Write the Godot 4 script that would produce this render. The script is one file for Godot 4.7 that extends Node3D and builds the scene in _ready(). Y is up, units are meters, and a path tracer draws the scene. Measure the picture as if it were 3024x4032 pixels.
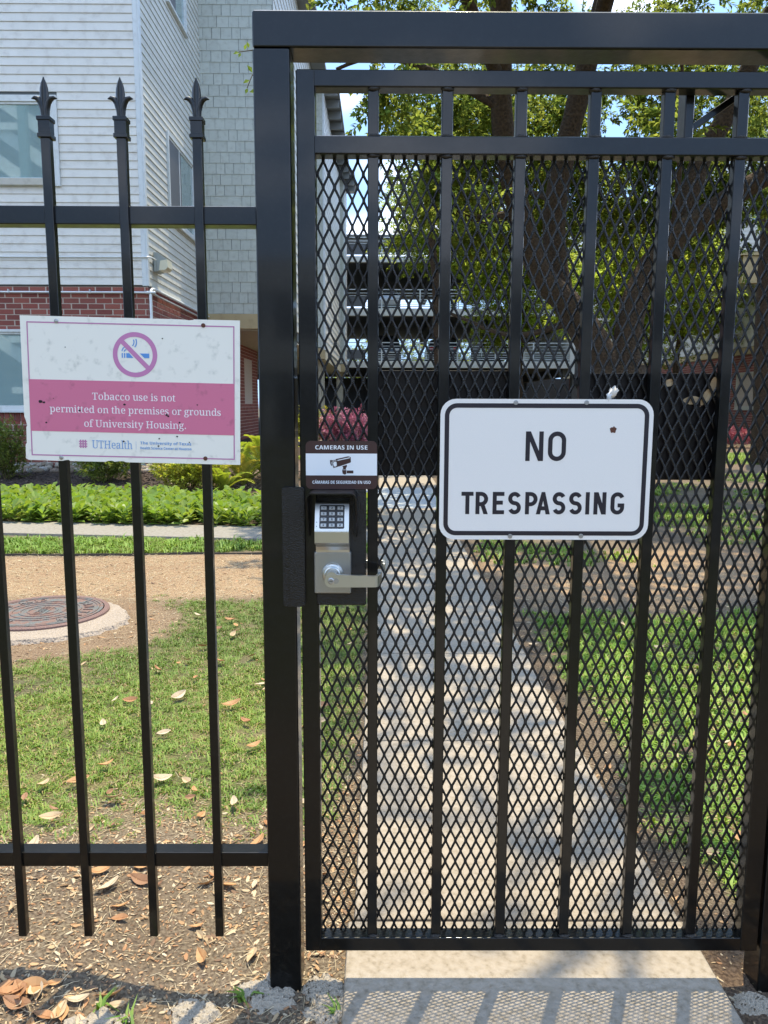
extends Node3D
# A black steel pedestrian gate and picket fence in front of a campus housing yard.
# Gate plane is z = 0, the yard lies towards -z, the street towards +z. Units are metres.

var M := {}
var rng := RandomNumberGenerator.new()
var taken := {}
var noise_a := FastNoiseLite.new()
var noise_b := FastNoiseLite.new()


# ------------------------------------------------------------------ mesh builder
class MB:
	var v := PackedVector3Array()
	var n := PackedVector3Array()
	var c := PackedColorArray()
	var uv := PackedVector2Array()
	var col := Color(1, 1, 1)

	func tri(a: Vector3, b: Vector3, d: Vector3, na: Vector3, nb: Vector3, nd: Vector3) -> void:
		if (b - a).cross(d - a).dot(na + nb + nd) > 0.0:
			v.append(a); v.append(d); v.append(b)
			n.append(na); n.append(nd); n.append(nb)
		else:
			v.append(a); v.append(b); v.append(d)
			n.append(na); n.append(nb); n.append(nd)
		for i in 3:
			c.append(col)
			uv.append(Vector2.ZERO)

	func quad_n(a: Vector3, b: Vector3, d: Vector3, e: Vector3, na: Vector3, nb: Vector3, nd: Vector3, ne: Vector3) -> void:
		tri(a, b, d, na, nb, nd)
		tri(a, d, e, na, nd, ne)

	func quad(a: Vector3, b: Vector3, d: Vector3, e: Vector3, out: Vector3) -> void:
		var nn := (b - a).cross(d - a)
		if nn.length_squared() < 1e-16:
			nn = (d - a).cross(e - a)
		nn = nn.normalized()
		if nn.dot(out) < 0.0:
			nn = -nn
		quad_n(a, b, d, e, nn, nn, nn, nn)

	# box with rounded (chamfered, smoothly shaded) edges
	func box(ctr: Vector3, s: Vector3, b := 0.0, bs := Basis()) -> void:
		var h := s * 0.5
		for i in 3:
			var j := (i + 1) % 3
			var k := (i + 2) % 3
			for si in [-1.0, 1.0]:
				var nn := Vector3.ZERO
				nn[i] = si
				var q := []
				for w in [[-1.0, -1.0], [1.0, -1.0], [1.0, 1.0], [-1.0, 1.0]]:
					var p := Vector3.ZERO
					p[i] = si * h[i]
					p[j] = w[0] * (h[j] - b)
					p[k] = w[1] * (h[k] - b)
					q.append(ctr + bs * p)
				var wn := bs * nn
				quad_n(q[0], q[1], q[2], q[3], wn, wn, wn, wn)
		if b <= 0.0:
			return
		for i in 3:
			var j := (i + 1) % 3
			var k := (i + 2) % 3
			for si in [-1.0, 1.0]:
				for sj in [-1.0, 1.0]:
					var ni := Vector3.ZERO
					ni[i] = si
					var nj := Vector3.ZERO
					nj[j] = sj
					var p := []
					for sk in [-1.0, 1.0]:
						var a := Vector3.ZERO
						a[i] = si * h[i]; a[j] = sj * (h[j] - b); a[k] = sk * (h[k] - b)
						var d := Vector3.ZERO
						d[i] = si * (h[i] - b); d[j] = sj * h[j]; d[k] = sk * (h[k] - b)
						p.append(ctr + bs * a)
						p.append(ctr + bs * d)
					ni = bs * ni
					nj = bs * nj
					quad_n(p[0], p[1], p[3], p[2], ni, nj, nj, ni)
		for sx in [-1.0, 1.0]:
			for sy in [-1.0, 1.0]:
				for sz in [-1.0, 1.0]:
					var a := Vector3(sx * h.x, sy * (h.y - b), sz * (h.z - b))
					var d := Vector3(sx * (h.x - b), sy * h.y, sz * (h.z - b))
					var e := Vector3(sx * (h.x - b), sy * (h.y - b), sz * h.z)
					tri(ctr + bs * a, ctr + bs * d, ctr + bs * e, bs * Vector3(sx, 0, 0), bs * Vector3(0, sy, 0), bs * Vector3(0, 0, sz))

	func span(lo: Vector3, hi: Vector3, b := 0.0) -> void:
		box((lo + hi) * 0.5, (hi - lo).abs(), b)

	# swept round tube through points
	func tube(pts: Array, rad: Array, sides := 8, caps := true) -> void:
		var rings := []
		var nrm := []
		var up := Vector3(0.31, 0.21, 0.93).normalized()
		for i in pts.size():
			var t: Vector3
			if i == 0:
				t = pts[1] - pts[0]
			elif i == pts.size() - 1:
				t = pts[i] - pts[i - 1]
			else:
				t = (pts[i + 1] - pts[i]).normalized() + (pts[i] - pts[i - 1]).normalized()
			t = t.normalized()
			var x := up.cross(t)
			if x.length() < 0.05:
				x = Vector3(1, 0, 0).cross(t)
			x = x.normalized()
			var y := t.cross(x).normalized()
			up = y.cross(x) * 0.0 + up
			var r: float = rad[i] if rad.size() > 1 else rad[0]
			var ring := []
			var rn := []
			for s in sides:
				var a := TAU * s / sides
				var d := x * cos(a) + y * sin(a)
				rn.append(d)
				ring.append(pts[i] + d * r)
			rings.append(ring)
			nrm.append(rn)
		for i in rings.size() - 1:
			for s in sides:
				var s2 := (s + 1) % sides
				quad_n(rings[i][s], rings[i][s2], rings[i + 1][s2], rings[i + 1][s], nrm[i][s], nrm[i][s2], nrm[i + 1][s2], nrm[i + 1][s])
		if caps:
			for e in [0, rings.size() - 1]:
				var t2: Vector3 = (pts[0] - pts[1]).normalized() if e == 0 else (pts[e] - pts[e - 1]).normalized()
				for s in sides:
					tri(pts[e], rings[e][s], rings[e][(s + 1) % sides], t2, t2, t2)

	# profile of (radius, height) turned about the y axis
	func lathe(prof: Array, sides: int, ctr := Vector3.ZERO, bs := Basis()) -> void:
		for i in prof.size() - 1:
			var p0: Vector2 = prof[i]
			var p1: Vector2 = prof[i + 1]
			var d := (p1 - p0).normalized()
			var nr := Vector2(d.y, -d.x)
			for s in sides:
				var a0 := TAU * s / sides
				var a1 := TAU * (s + 1) / sides
				var e0 := Vector3(cos(a0), 0, sin(a0))
				var e1 := Vector3(cos(a1), 0, sin(a1))
				var n0 := bs * (e0 * nr.x + Vector3(0, nr.y, 0))
				var n1 := bs * (e1 * nr.x + Vector3(0, nr.y, 0))
				quad_n(ctr + bs * (e0 * p0.x + Vector3(0, p0.y, 0)), ctr + bs * (e1 * p0.x + Vector3(0, p0.y, 0)), ctr + bs * (e1 * p1.x + Vector3(0, p1.y, 0)), ctr + bs * (e0 * p1.x + Vector3(0, p1.y, 0)), n0, n1, n1, n0)

	# flat polygon with thickness; poly in the xy plane of the basis, front towards +z
	func prism(poly: PackedVector2Array, z0: float, z1: float, ctr := Vector3.ZERO, bs := Basis()) -> void:
		var idx := Geometry2D.triangulate_polygon(poly)
		var nf := bs * Vector3(0, 0, 1)
		for i in range(0, idx.size(), 3):
			var a := poly[idx[i]]
			var b := poly[idx[i + 1]]
			var d := poly[idx[i + 2]]
			tri(ctr + bs * Vector3(a.x, a.y, z1), ctr + bs * Vector3(b.x, b.y, z1), ctr + bs * Vector3(d.x, d.y, z1), nf, nf, nf)
			if z1 - z0 > 0.0006:
				tri(ctr + bs * Vector3(a.x, a.y, z0), ctr + bs * Vector3(b.x, b.y, z0), ctr + bs * Vector3(d.x, d.y, z0), -nf, -nf, -nf)
		if z1 - z0 < 0.0002:
			return
		var sgn := -1.0 if Geometry2D.is_polygon_clockwise(poly) else 1.0
		for i in poly.size():
			var p := poly[i]
			var q := poly[(i + 1) % poly.size()]
			var e := q - p
			var o := bs * (Vector3(e.y, -e.x, 0).normalized() * sgn)
			quad_n(ctr + bs * Vector3(p.x, p.y, z0), ctr + bs * Vector3(q.x, q.y, z0), ctr + bs * Vector3(q.x, q.y, z1), ctr + bs * Vector3(p.x, p.y, z1), o, o, o, o)

	# a painted line of constant width through points in the xy plane
	func stroke(pts: Array, width: float, z: float, ctr: Vector3, bs: Basis, closed := false) -> void:
		var m := pts.size()
		var off := []
		for i in m:
			var a: Vector2 = pts[(i - 1 + m) % m]
			var p: Vector2 = pts[i]
			var b: Vector2 = pts[(i + 1) % m]
			var d0 := (p - a).normalized()
			var d1 := (b - p).normalized()
			if not closed and i == 0:
				d0 = d1
			if not closed and i == m - 1:
				d1 = d0
			var t := (d0 + d1).normalized()
			var nn := Vector2(-t.y, t.x)
			var k := 1.0 / maxf(0.5, absf(nn.dot(Vector2(-d0.y, d0.x))))
			off.append(nn * width * 0.5 * k)
		var nf := bs * Vector3(0, 0, 1)
		for i in (m if closed else m - 1):
			var j := (i + 1) % m
			var q := [pts[i] + off[i], pts[j] + off[j], pts[j] - off[j], pts[i] - off[i]]
			var w := []
			for p2 in q:
				w.append(ctr + bs * Vector3(p2.x, p2.y, z))
			quad_n(w[0], w[1], w[2], w[3], nf, nf, nf, nf)

	func mesh() -> ArrayMesh:
		var am := ArrayMesh.new()
		var arr := []
		arr.resize(Mesh.ARRAY_MAX)
		arr[Mesh.ARRAY_VERTEX] = v
		arr[Mesh.ARRAY_NORMAL] = n
		arr[Mesh.ARRAY_COLOR] = c
		arr[Mesh.ARRAY_TEX_UV] = uv
		am.add_surface_from_arrays(Mesh.PRIMITIVE_TRIANGLES, arr)
		return am


# ------------------------------------------------------------------ scene helpers
func numbered(called: String) -> String:
	if not taken.has(called):
		taken[called] = 0
		return called
	taken[called] += 1
	return "%s_%03d" % [called, taken[called]]


func tag(o: Node3D, label: String, category: String, group := "", kind := "") -> void:
	if label: o.set_meta("label", label)
	if category: o.set_meta("category", category)
	if group: o.set_meta("group", group)
	if kind: o.set_meta("kind", kind)


func thing(called: String, label: String, category: String, at := Vector3.ZERO, group := "") -> Node3D:
	var o := Node3D.new()
	o.name = numbered(called)
	add_child(o)
	o.position = at
	tag(o, label, category, group)
	return o


func put(called: String, mesh: Mesh, m: Material, parent: Node3D = null, at := Vector3.ZERO) -> MeshInstance3D:
	var o := MeshInstance3D.new()
	o.mesh = mesh
	o.material_override = m
	o.cast_shadow = GeometryInstance3D.SHADOW_CASTING_SETTING_ON
	if parent == null:
		o.name = numbered(called)
		add_child(o)
	else:
		o.name = called
		parent.add_child(o, true)
	o.position = at
	return o


func structure(called: String, mesh: Mesh, m: Material) -> MeshInstance3D:
	var o := put(called, mesh, m)
	o.set_meta("kind", "structure")
	return o


func scatter(called: String, mesh: Mesh, m: Material, xf: Array, cols: Array, parent: Node3D = null) -> MultiMeshInstance3D:
	var mm := MultiMesh.new()
	mm.transform_format = MultiMesh.TRANSFORM_3D
	mm.use_colors = true
	mm.mesh = mesh
	mm.instance_count = xf.size()
	for i in xf.size():
		mm.set_instance_transform(i, xf[i])
		mm.set_instance_color(i, cols[i])
	var o := MultiMeshInstance3D.new()
	o.multimesh = mm
	o.material_override = m
	if parent == null:
		o.name = numbered(called)
		add_child(o)
	else:
		o.name = called
		parent.add_child(o, true)
	return o


func lin(r: float, g: float, b: float) -> Color:
	return Color(r, g, b).linear_to_srgb()


func rr(a: float, b: float) -> float:
	return rng.randf_range(a, b)


func flat_mat(c: Color, rough := 0.8, metal := 0.0, spec := 0.5) -> StandardMaterial3D:
	var m := StandardMaterial3D.new()
	m.albedo_color = c
	m.roughness = rough
	m.metallic = metal
	m.metallic_specular = spec
	return m


func noise_tex(freq: float, ramp: Array, seed_ := 1, kind := FastNoiseLite.TYPE_SIMPLEX_SMOOTH, oct := 4, size := 512, normal := false, bump := 4.0) -> NoiseTexture2D:
	var nz := FastNoiseLite.new()
	nz.noise_type = kind
	nz.seed = seed_
	nz.frequency = freq
	nz.fractal_octaves = oct
	nz.fractal_type = FastNoiseLite.FRACTAL_FBM
	var t := NoiseTexture2D.new()
	t.width = size
	t.height = size
	t.seamless = true
	t.noise = nz
	if normal:
		t.as_normal_map = true
		t.bump_strength = bump
	if ramp.size():
		var g := Gradient.new()
		var off := PackedFloat32Array()
		var cs := PackedColorArray()
		for r in ramp:
			off.append(r[0])
			cs.append(r[1])
		g.offsets = off
		g.colors = cs
		t.color_ramp = g
	return t


# world-mapped material: colour noise times base, optional relief
func tex_mat(base: Color, tex: Texture2D, scale: float, rough := 0.85, nrm: Texture2D = null, nscale := 1.0, vcol := false) -> StandardMaterial3D:
	var m := flat_mat(base, rough)
	m.albedo_texture = tex
	m.uv1_triplanar = true
	m.uv1_world_triplanar = true
	m.uv1_scale = Vector3(scale, scale, scale)
	if nrm:
		m.normal_enabled = true
		m.normal_texture = nrm
		m.normal_scale = nscale
	if vcol:
		m.vertex_color_use_as_albedo = true
	return m


func leaf_mat(back := 0.7, rough := 0.5) -> StandardMaterial3D:
	var m := flat_mat(Color.WHITE, rough)
	m.vertex_color_use_as_albedo = true
	m.backlight_enabled = true
	m.backlight = Color(back, back, back * 0.75)
	m.cull_mode = BaseMaterial3D.CULL_DISABLED
	return m


func rounded(w: float, h: float, r: float, seg := 6) -> PackedVector2Array:
	var p := PackedVector2Array()
	for q in 4:
		var cx := (w * 0.5 - r) * (1.0 if q == 0 or q == 3 else -1.0)
		var cy := (h * 0.5 - r) * (1.0 if q < 2 else -1.0)
		for s in seg + 1:
			var a := PI * 0.5 * (q + float(s) / seg)
			p.append(Vector2(cx + cos(a) * r, cy + sin(a) * r))
	return p


func text(called: String, words: String, face: String, weight: int, size: Vector2, at: Vector3, bs: Basis, m: Material, parent: Node3D, depth := 0.0004) -> MeshInstance3D:
	# lettering fitted to a width (and height where given), centred on at
	var f := SystemFont.new()
	f.font_names = PackedStringArray([face])
	f.font_weight = weight
	var t := TextMesh.new()
	t.text = words
	t.font = f
	t.font_size = 64
	t.pixel_size = 0.01
	t.depth = 0.1
	t.curve_step = 1.0
	var bb := t.get_aabb()
	var o := put(called, t, m, parent)
	var sx := size.x / maxf(bb.size.x, 0.001)
	var sy := sx if size.y <= 0.0 else size.y / maxf(bb.size.y, 0.001)
	var b2 := bs * Basis.from_scale(Vector3(sx, sy, depth / 0.1))
	o.basis = b2
	o.position = at - b2 * (bb.position + bb.size * 0.5)
	return o


# ------------------------------------------------------------------ materials
func make_materials() -> void:
	var W := Color.WHITE
	var fine_n := noise_tex(0.06, [], 11, FastNoiseLite.TYPE_SIMPLEX_SMOOTH, 4, 512, true, 3.0)
	var rough_n := noise_tex(0.05, [], 12, FastNoiseLite.TYPE_SIMPLEX, 5, 512, true, 10.0)
	var grain := noise_tex(0.09, [[0.0, Color(0.62, 0.62, 0.62)], [0.45, Color(0.9, 0.9, 0.9)], [1.0, W]], 13, FastNoiseLite.TYPE_SIMPLEX, 5)
	var blotch := noise_tex(0.012, [[0.0, Color(0.9, 0.89, 0.88)], [0.4, Color(0.975, 0.975, 0.97)], [1.0, W]], 14, FastNoiseLite.TYPE_SIMPLEX, 6)
	var dust := noise_tex(0.03, [[0.0, Color(0.55, 0.55, 0.55)], [0.62, Color(0.6, 0.6, 0.62)], [0.8, Color(0.8, 0.78, 0.74)], [1.0, W]], 15, FastNoiseLite.TYPE_SIMPLEX, 6)
	# gloss black enamel on steel
	var p := tex_mat(lin(0.0055, 0.0062, 0.0062), dust, 3.0, 0.42, fine_n, 0.05)
	p.clearcoat_enabled = true
	p.metallic_specular = 0.36
	p.clearcoat = 0.45
	p.clearcoat_roughness = 0.07
	p.roughness_texture = noise_tex(0.02, [[0.0, Color(0.7, 0.7, 0.7)], [1.0, W]], 16)
	M.paint = p
	M.paint_thick = tex_mat(lin(0.0115, 0.0115, 0.0115), dust, 9.0, 0.2, rough_n, 0.4)
	M.mesh_paint = tex_mat(lin(0.012, 0.012, 0.0125), dust, 8.0, 0.3, rough_n, 0.5)
	M.plate = tex_mat(lin(0.018, 0.0125, 0.0125), dust, 2.5, 0.4, fine_n, 0.06)
	M.plate.metallic_specular = 0.35
	M.weld = tex_mat(lin(0.03, 0.025, 0.02), grain, 20.0, 0.5, rough_n, 1.0)
	M.satin = flat_mat(lin(0.56, 0.56, 0.53), 0.34, 0.95)
	M.satin_grain = tex_mat(lin(0.5, 0.5, 0.48), grain, 60.0, 0.42)
	M.satin_grain.metallic = 0.9
	M.key_panel = flat_mat(lin(0.012, 0.012, 0.013), 0.35)
	M.key = flat_mat(lin(0.42, 0.43, 0.42), 0.4, 0.5)
	M.ink = flat_mat(lin(0.015, 0.014, 0.016), 0.5)
	M.zinc = flat_mat(lin(0.42, 0.42, 0.42), 0.38, 0.85)
	M.rust = tex_mat(lin(0.16, 0.06, 0.035), grain, 50.0, 0.85, rough_n, 0.8)
	# signs
	var scuff := noise_tex(0.02, [[0.0, Color(0.88, 0.885, 0.88)], [0.16, Color(0.96, 0.962, 0.96)], [0.3, W], [1.0, W]], 22, FastNoiseLite.TYPE_SIMPLEX, 6)
	var cells := noise_tex(0.085, [[0.0, Color(0.93, 0.93, 0.94)], [0.5, W], [1.0, W]], 21, FastNoiseLite.TYPE_CELLULAR, 1, 512)
	M.reflective = tex_mat(lin(0.84, 0.81, 0.765), cells, 60.0, 0.32)
	M.sign_black = flat_mat(lin(0.017, 0.014, 0.022), 0.35)
	M.sign_white = tex_mat(lin(0.83, 0.80, 0.71), scuff, 2.2, 0.42)
	M.pink = tex_mat(lin(0.62, 0.165, 0.27), scuff, 2.2, 0.42)
	M.pink_line = flat_mat(lin(0.5, 0.2, 0.36), 0.45)
	M.blue_ink = flat_mat(lin(0.1, 0.28, 0.62), 0.45)
	M.pale_blue = flat_mat(lin(0.2, 0.36, 0.62), 0.45)
	M.white_ink = flat_mat(lin(0.82, 0.8, 0.8), 0.45)
	M.brown = flat_mat(lin(0.05, 0.022, 0.02), 0.35)
	M.sign_face = flat_mat(lin(0.8, 0.82, 0.84), 0.35)
	M.hole = flat_mat(lin(0.012, 0.008, 0.012), 0.8)
	# building
	var board_n := noise_tex(0.04, [], 31, FastNoiseLite.TYPE_SIMPLEX, 4, 512, true, 4.0)
	M.siding = []
	for i in 4:
		var k: float = [1.0, 0.97, 1.02, 0.985][i]
		M.siding.append(tex_mat(lin(0.72 * k, 0.69 * k, 0.635 * k), blotch, 0.5, 0.55, board_n, 0.12))
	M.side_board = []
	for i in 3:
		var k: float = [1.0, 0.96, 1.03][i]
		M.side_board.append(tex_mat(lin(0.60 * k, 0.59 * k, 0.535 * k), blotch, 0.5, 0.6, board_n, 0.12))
	M.shingle = []
	for i in 4:
		var k: float = [1.0, 0.96, 1.035, 0.98][i]
		M.shingle.append(tex_mat(lin(0.53 * k, 0.545 * k, 0.485 * k), blotch, 0.8, 0.65, board_n, 0.2))
	M.trim = tex_mat(lin(0.66, 0.69, 0.7), blotch, 0.6, 0.5)
	M.backing = flat_mat(lin(0.12, 0.13, 0.13), 0.9)
	M.beige = tex_mat(lin(0.52, 0.4, 0.22), blotch, 0.5, 0.7)
	M.soffit = tex_mat(lin(0.5, 0.46, 0.36), blotch, 0.5, 0.7)
	M.brick = []
	for cc in [Color(0.34, 0.095, 0.072), Color(0.29, 0.085, 0.066), Color(0.38, 0.115, 0.085), Color(0.32, 0.105, 0.082), Color(0.26, 0.075, 0.06)]:
		M.brick.append(tex_mat(lin(cc.r, cc.g, cc.b), grain, 2.6, 0.9, rough_n, 0.35))
	M.mortar = tex_mat(lin(0.66, 0.54, 0.45), grain, 3.0, 0.95, rough_n, 0.4)
	M.frame_white = tex_mat(lin(0.66, 0.68, 0.67), blotch, 0.8, 0.4)
	M.frame_tan = tex_mat(lin(0.5, 0.47, 0.4), blotch, 0.8, 0.45)
	var g := flat_mat(Color(0.75, 0.85, 0.85, 0.12), 0.02)
	g.transparency = BaseMaterial3D.TRANSPARENCY_ALPHA
	g.metallic_specular = 1.0
	g.metallic = 0.34
	M.glass = g
	M.screen_mesh = flat_mat(lin(0.1, 0.105, 0.115), 0.5)
	M.dark_room = flat_mat(lin(0.03, 0.035, 0.035), 0.9)
	M.blind = tex_mat(lin(0.42, 0.52, 0.5), blotch, 1.2, 0.6)
	M.tower = flat_mat(lin(0.12, 0.2, 0.19), 0.7)
	M.conduit = flat_mat(lin(0.62, 0.63, 0.63), 0.32, 0.5)
	M.pvc = flat_mat(lin(0.7, 0.72, 0.72), 0.4)
	M.lamp_body = flat_mat(lin(0.3, 0.33, 0.32), 0.5)
	var lens := flat_mat(lin(0.7, 0.66, 0.5), 0.35)
	M.lamp_lens = lens
	M.concrete_white = tex_mat(lin(0.7, 0.7, 0.66), blotch, 0.25, 0.85)
	M.garage_dark = tex_mat(lin(0.1, 0.1, 0.1), blotch, 0.25, 0.9)
	M.rail = flat_mat(lin(0.6, 0.64, 0.65), 0.45, 0.1)
	M.canopy = flat_mat(lin(0.2, 0.205, 0.2), 0.5, 0.3)
	# ground
	var conc := noise_tex(0.035, [[0.0, Color(0.78, 0.76, 0.72)], [0.3, Color(0.92, 0.91, 0.885)], [0.6, Color(0.965, 0.96, 0.95)], [1.0, W]], 41, FastNoiseLite.TYPE_SIMPLEX, 7, 1024)
	var conc_n := noise_tex(0.12, [], 42, FastNoiseLite.TYPE_SIMPLEX, 4, 512, true, 6.0)
	M.path = tex_mat(lin(0.345, 0.295, 0.235), conc, 0.8, 0.9, conc_n, 0.2)
	M.walk = tex_mat(lin(0.27, 0.25, 0.22), conc, 0.5, 0.9, conc_n, 0.1)
	M.plaza = tex_mat(lin(0.43, 0.46, 0.48), conc, 0.5, 0.9, conc_n, 0.3)
	M.collar = tex_mat(lin(0.4, 0.335, 0.275), conc, 1.6, 0.95, rough_n, 1.0)
	M.rubble = tex_mat(lin(0.4, 0.35, 0.285), conc, 6.0, 0.95, rough_n, 1.0)
	var soil := noise_tex(0.05, [[0.0, Color(0.55, 0.5, 0.45)], [0.4, Color(0.82, 0.8, 0.78)], [0.7, Color(1, 1, 0.98)], [1.0, W]], 43, FastNoiseLite.TYPE_SIMPLEX, 7, 1024)
	M.ground = tex_mat(W, soil, 1.3, 0.97, rough_n, 0.8, true)
	M.asphalt = tex_mat(lin(0.06, 0.06, 0.062), grain, 1.0, 0.9, rough_n, 0.6)
	M.iron = tex_mat(lin(0.175, 0.145, 0.13), noise_tex(0.012, [[0.0, Color(0.78, 0.95, 1.0)], [0.42, Color(0.9, 0.93, 0.95)], [0.6, Color(1, 0.88, 0.84)], [1.0, Color(1, 0.82, 0.76)]], 44), 1.6, 0.55, rough_n, 0.5)
	M.iron_rim = tex_mat(lin(0.23, 0.135, 0.115), grain, 3.0, 0.7, rough_n, 0.6)
	M.edging = flat_mat(lin(0.06, 0.05, 0.04), 0.8)
	M.stone = []
	for cc in [Color(0.33, 0.26, 0.19), Color(0.4, 0.35, 0.28), Color(0.27, 0.2, 0.15), Color(0.45, 0.43, 0.39)]:
		M.stone.append(tex_mat(lin(cc.r, cc.g, cc.b), grain, 2.0, 0.8, rough_n, 0.3))
	# plants and litter
	M.leaf = leaf_mat(1.0, 0.42)
	M.leaf_sun = leaf_mat(1.6, 0.42)
	M.leaf_red = leaf_mat(0.8, 0.45)
	M.leaf_red.backlight = Color(0.7, 0.7, 0.75)
	M.grass = leaf_mat(0.7, 0.6)
	M.litter = flat_mat(W, 0.85)
	M.litter.vertex_color_use_as_albedo = true
	M.dry = flat_mat(W, 0.7)
	M.dry.vertex_color_use_as_albedo = true
	M.dry.backlight_enabled = true
	M.dry.backlight = Color(0.35, 0.3, 0.2)
	var bark := noise_tex(0.05, [[0.0, Color(0.35, 0.33, 0.3)], [0.5, Color(0.8, 0.78, 0.75)], [1.0, W]], 51, FastNoiseLite.TYPE_CELLULAR, 4)
	var bark_n := noise_tex(0.05, [], 51, FastNoiseLite.TYPE_CELLULAR, 4, 512, true, 12.0)
	M.bark = tex_mat(lin(0.095, 0.06, 0.034), bark, 1.1, 0.95, bark_n, 1.0)
	M.stem = flat_mat(lin(0.13, 0.1, 0.05), 0.9)
	# vehicles
	M.car_dark = flat_mat(lin(0.03, 0.032, 0.036), 0.25)
	M.car_silver = flat_mat(lin(0.5, 0.51, 0.52), 0.3, 0.4)
	M.car_glass = flat_mat(lin(0.02, 0.025, 0.03), 0.06)
	M.tyre = flat_mat(lin(0.02, 0.02, 0.02), 0.9)
	M.rim = flat_mat(lin(0.45, 0.45, 0.46), 0.35, 0.8)
	M.head_lamp = flat_mat(lin(0.7, 0.7, 0.7), 0.15)
	M.tail_lamp = flat_mat(lin(0.35, 0.02, 0.02), 0.2)


# ------------------------------------------------------------------ fence and gate
const POST := 0.0762
const RAIL := 0.039
const BAR := 0.0232
const BAR_X := [0.2344, 0.3880, 0.5416, 0.6952, 0.8483, 1.0012]


func make_frame() -> void:
	var t := thing("gate_frame", "tall square black steel gate portal of two posts and a top beam", "gate frame")
	var m := MB.new()
	m.span(Vector3(0, -0.12, -POST), Vector3(POST, 2.1223, 0), 0.004)
	put("post", m.mesh(), M.paint, t)
	m = MB.new()
	m.span(Vector3(1.178, -0.12, -POST), Vector3(1.178 + POST, 2.1223, 0), 0.004)
	put("post", m.mesh(), M.paint, t)
	m = MB.new()
	m.span(Vector3(0, 2.1225, -POST), Vector3(1.178 + POST, 2.1938, 0), 0.004)
	put("beam", m.mesh(), M.paint, t)
	for c in [[0.0, 0.03, 0.06], [0.125, 0.015, 0.045]]:
		var pad := put("footing", crumble_mesh(c[2], 0.020, 70 + int(c[0] * 100)), M.rubble, t)
		pad.position = Vector3(c[0], -0.004, c[1] - 0.02)


# low crumbled patch of old concrete with a ragged outline
func crumble_mesh(r: float, h: float, seed_: int) -> ArrayMesh:
	var nz := FastNoiseLite.new()
	nz.seed = seed_
	nz.frequency = 1.0
	nz.fractal_octaves = 4
	var m := MB.new()
	var n := 26
	var pts := []
	for j in n + 1:
		for i in n + 1:
			var x := (i / float(n) - 0.5) * 2.4
			var z := (j / float(n) - 0.5) * 2.4
			var d := Vector2(x, z).length() + 0.45 * nz.get_noise_2d(x * 1.3 + 9.0, z * 1.3)
			var y := smoothstep(1.0, 0.7, d) * (0.75 + 0.5 * nz.get_noise_2d(x * 5.0, z * 5.0)) - 0.35 * smoothstep(0.85, 1.15, d)
			pts.append(Vector3(x * r * 1.3, y * h, z * r))
	for j in n:
		for i in n:
			var a: Vector3 = pts[j * (n + 1) + i]
			var b: Vector3 = pts[j * (n + 1) + i + 1]
			var c: Vector3 = pts[(j + 1) * (n + 1) + i + 1]
			var d: Vector3 = pts[(j + 1) * (n + 1) + i]
			if maxf(maxf(a.y, b.y), maxf(c.y, d.y)) < -0.3 * h:
				continue
			m.quad(a, b, c, d, Vector3(0, 1, 0))
	return m.mesh()


# rough stone-like lump
func lump_mesh(r: Vector3, seed_: int, wob := 0.25, rings := 9, segs := 14) -> ArrayMesh:
	var nz := FastNoiseLite.new()
	nz.seed = seed_
	nz.frequency = 0.9
	nz.fractal_octaves = 3
	var m := MB.new()
	var pts := []
	for i in rings + 1:
		var row := []
		for j in segs:
			var th := PI * i / rings
			var ph := TAU * j / segs
			var d := Vector3(sin(th) * cos(ph), cos(th), sin(th) * sin(ph))
			row.append(d * r * (1.0 + wob * nz.get_noise_3dv(d * 1.6)))
		pts.append(row)
	for i in rings:
		for j in segs:
			var j2 := (j + 1) % segs
			var q := [pts[i][j], pts[i][j2], pts[i + 1][j2], pts[i + 1][j]]
			m.quad_n(q[0], q[1], q[2], q[3], (q[0] / r).normalized(), (q[1] / r).normalized(), (q[2] / r).normalized(), (q[3] / r).normalized())
	return m.mesh()


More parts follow.
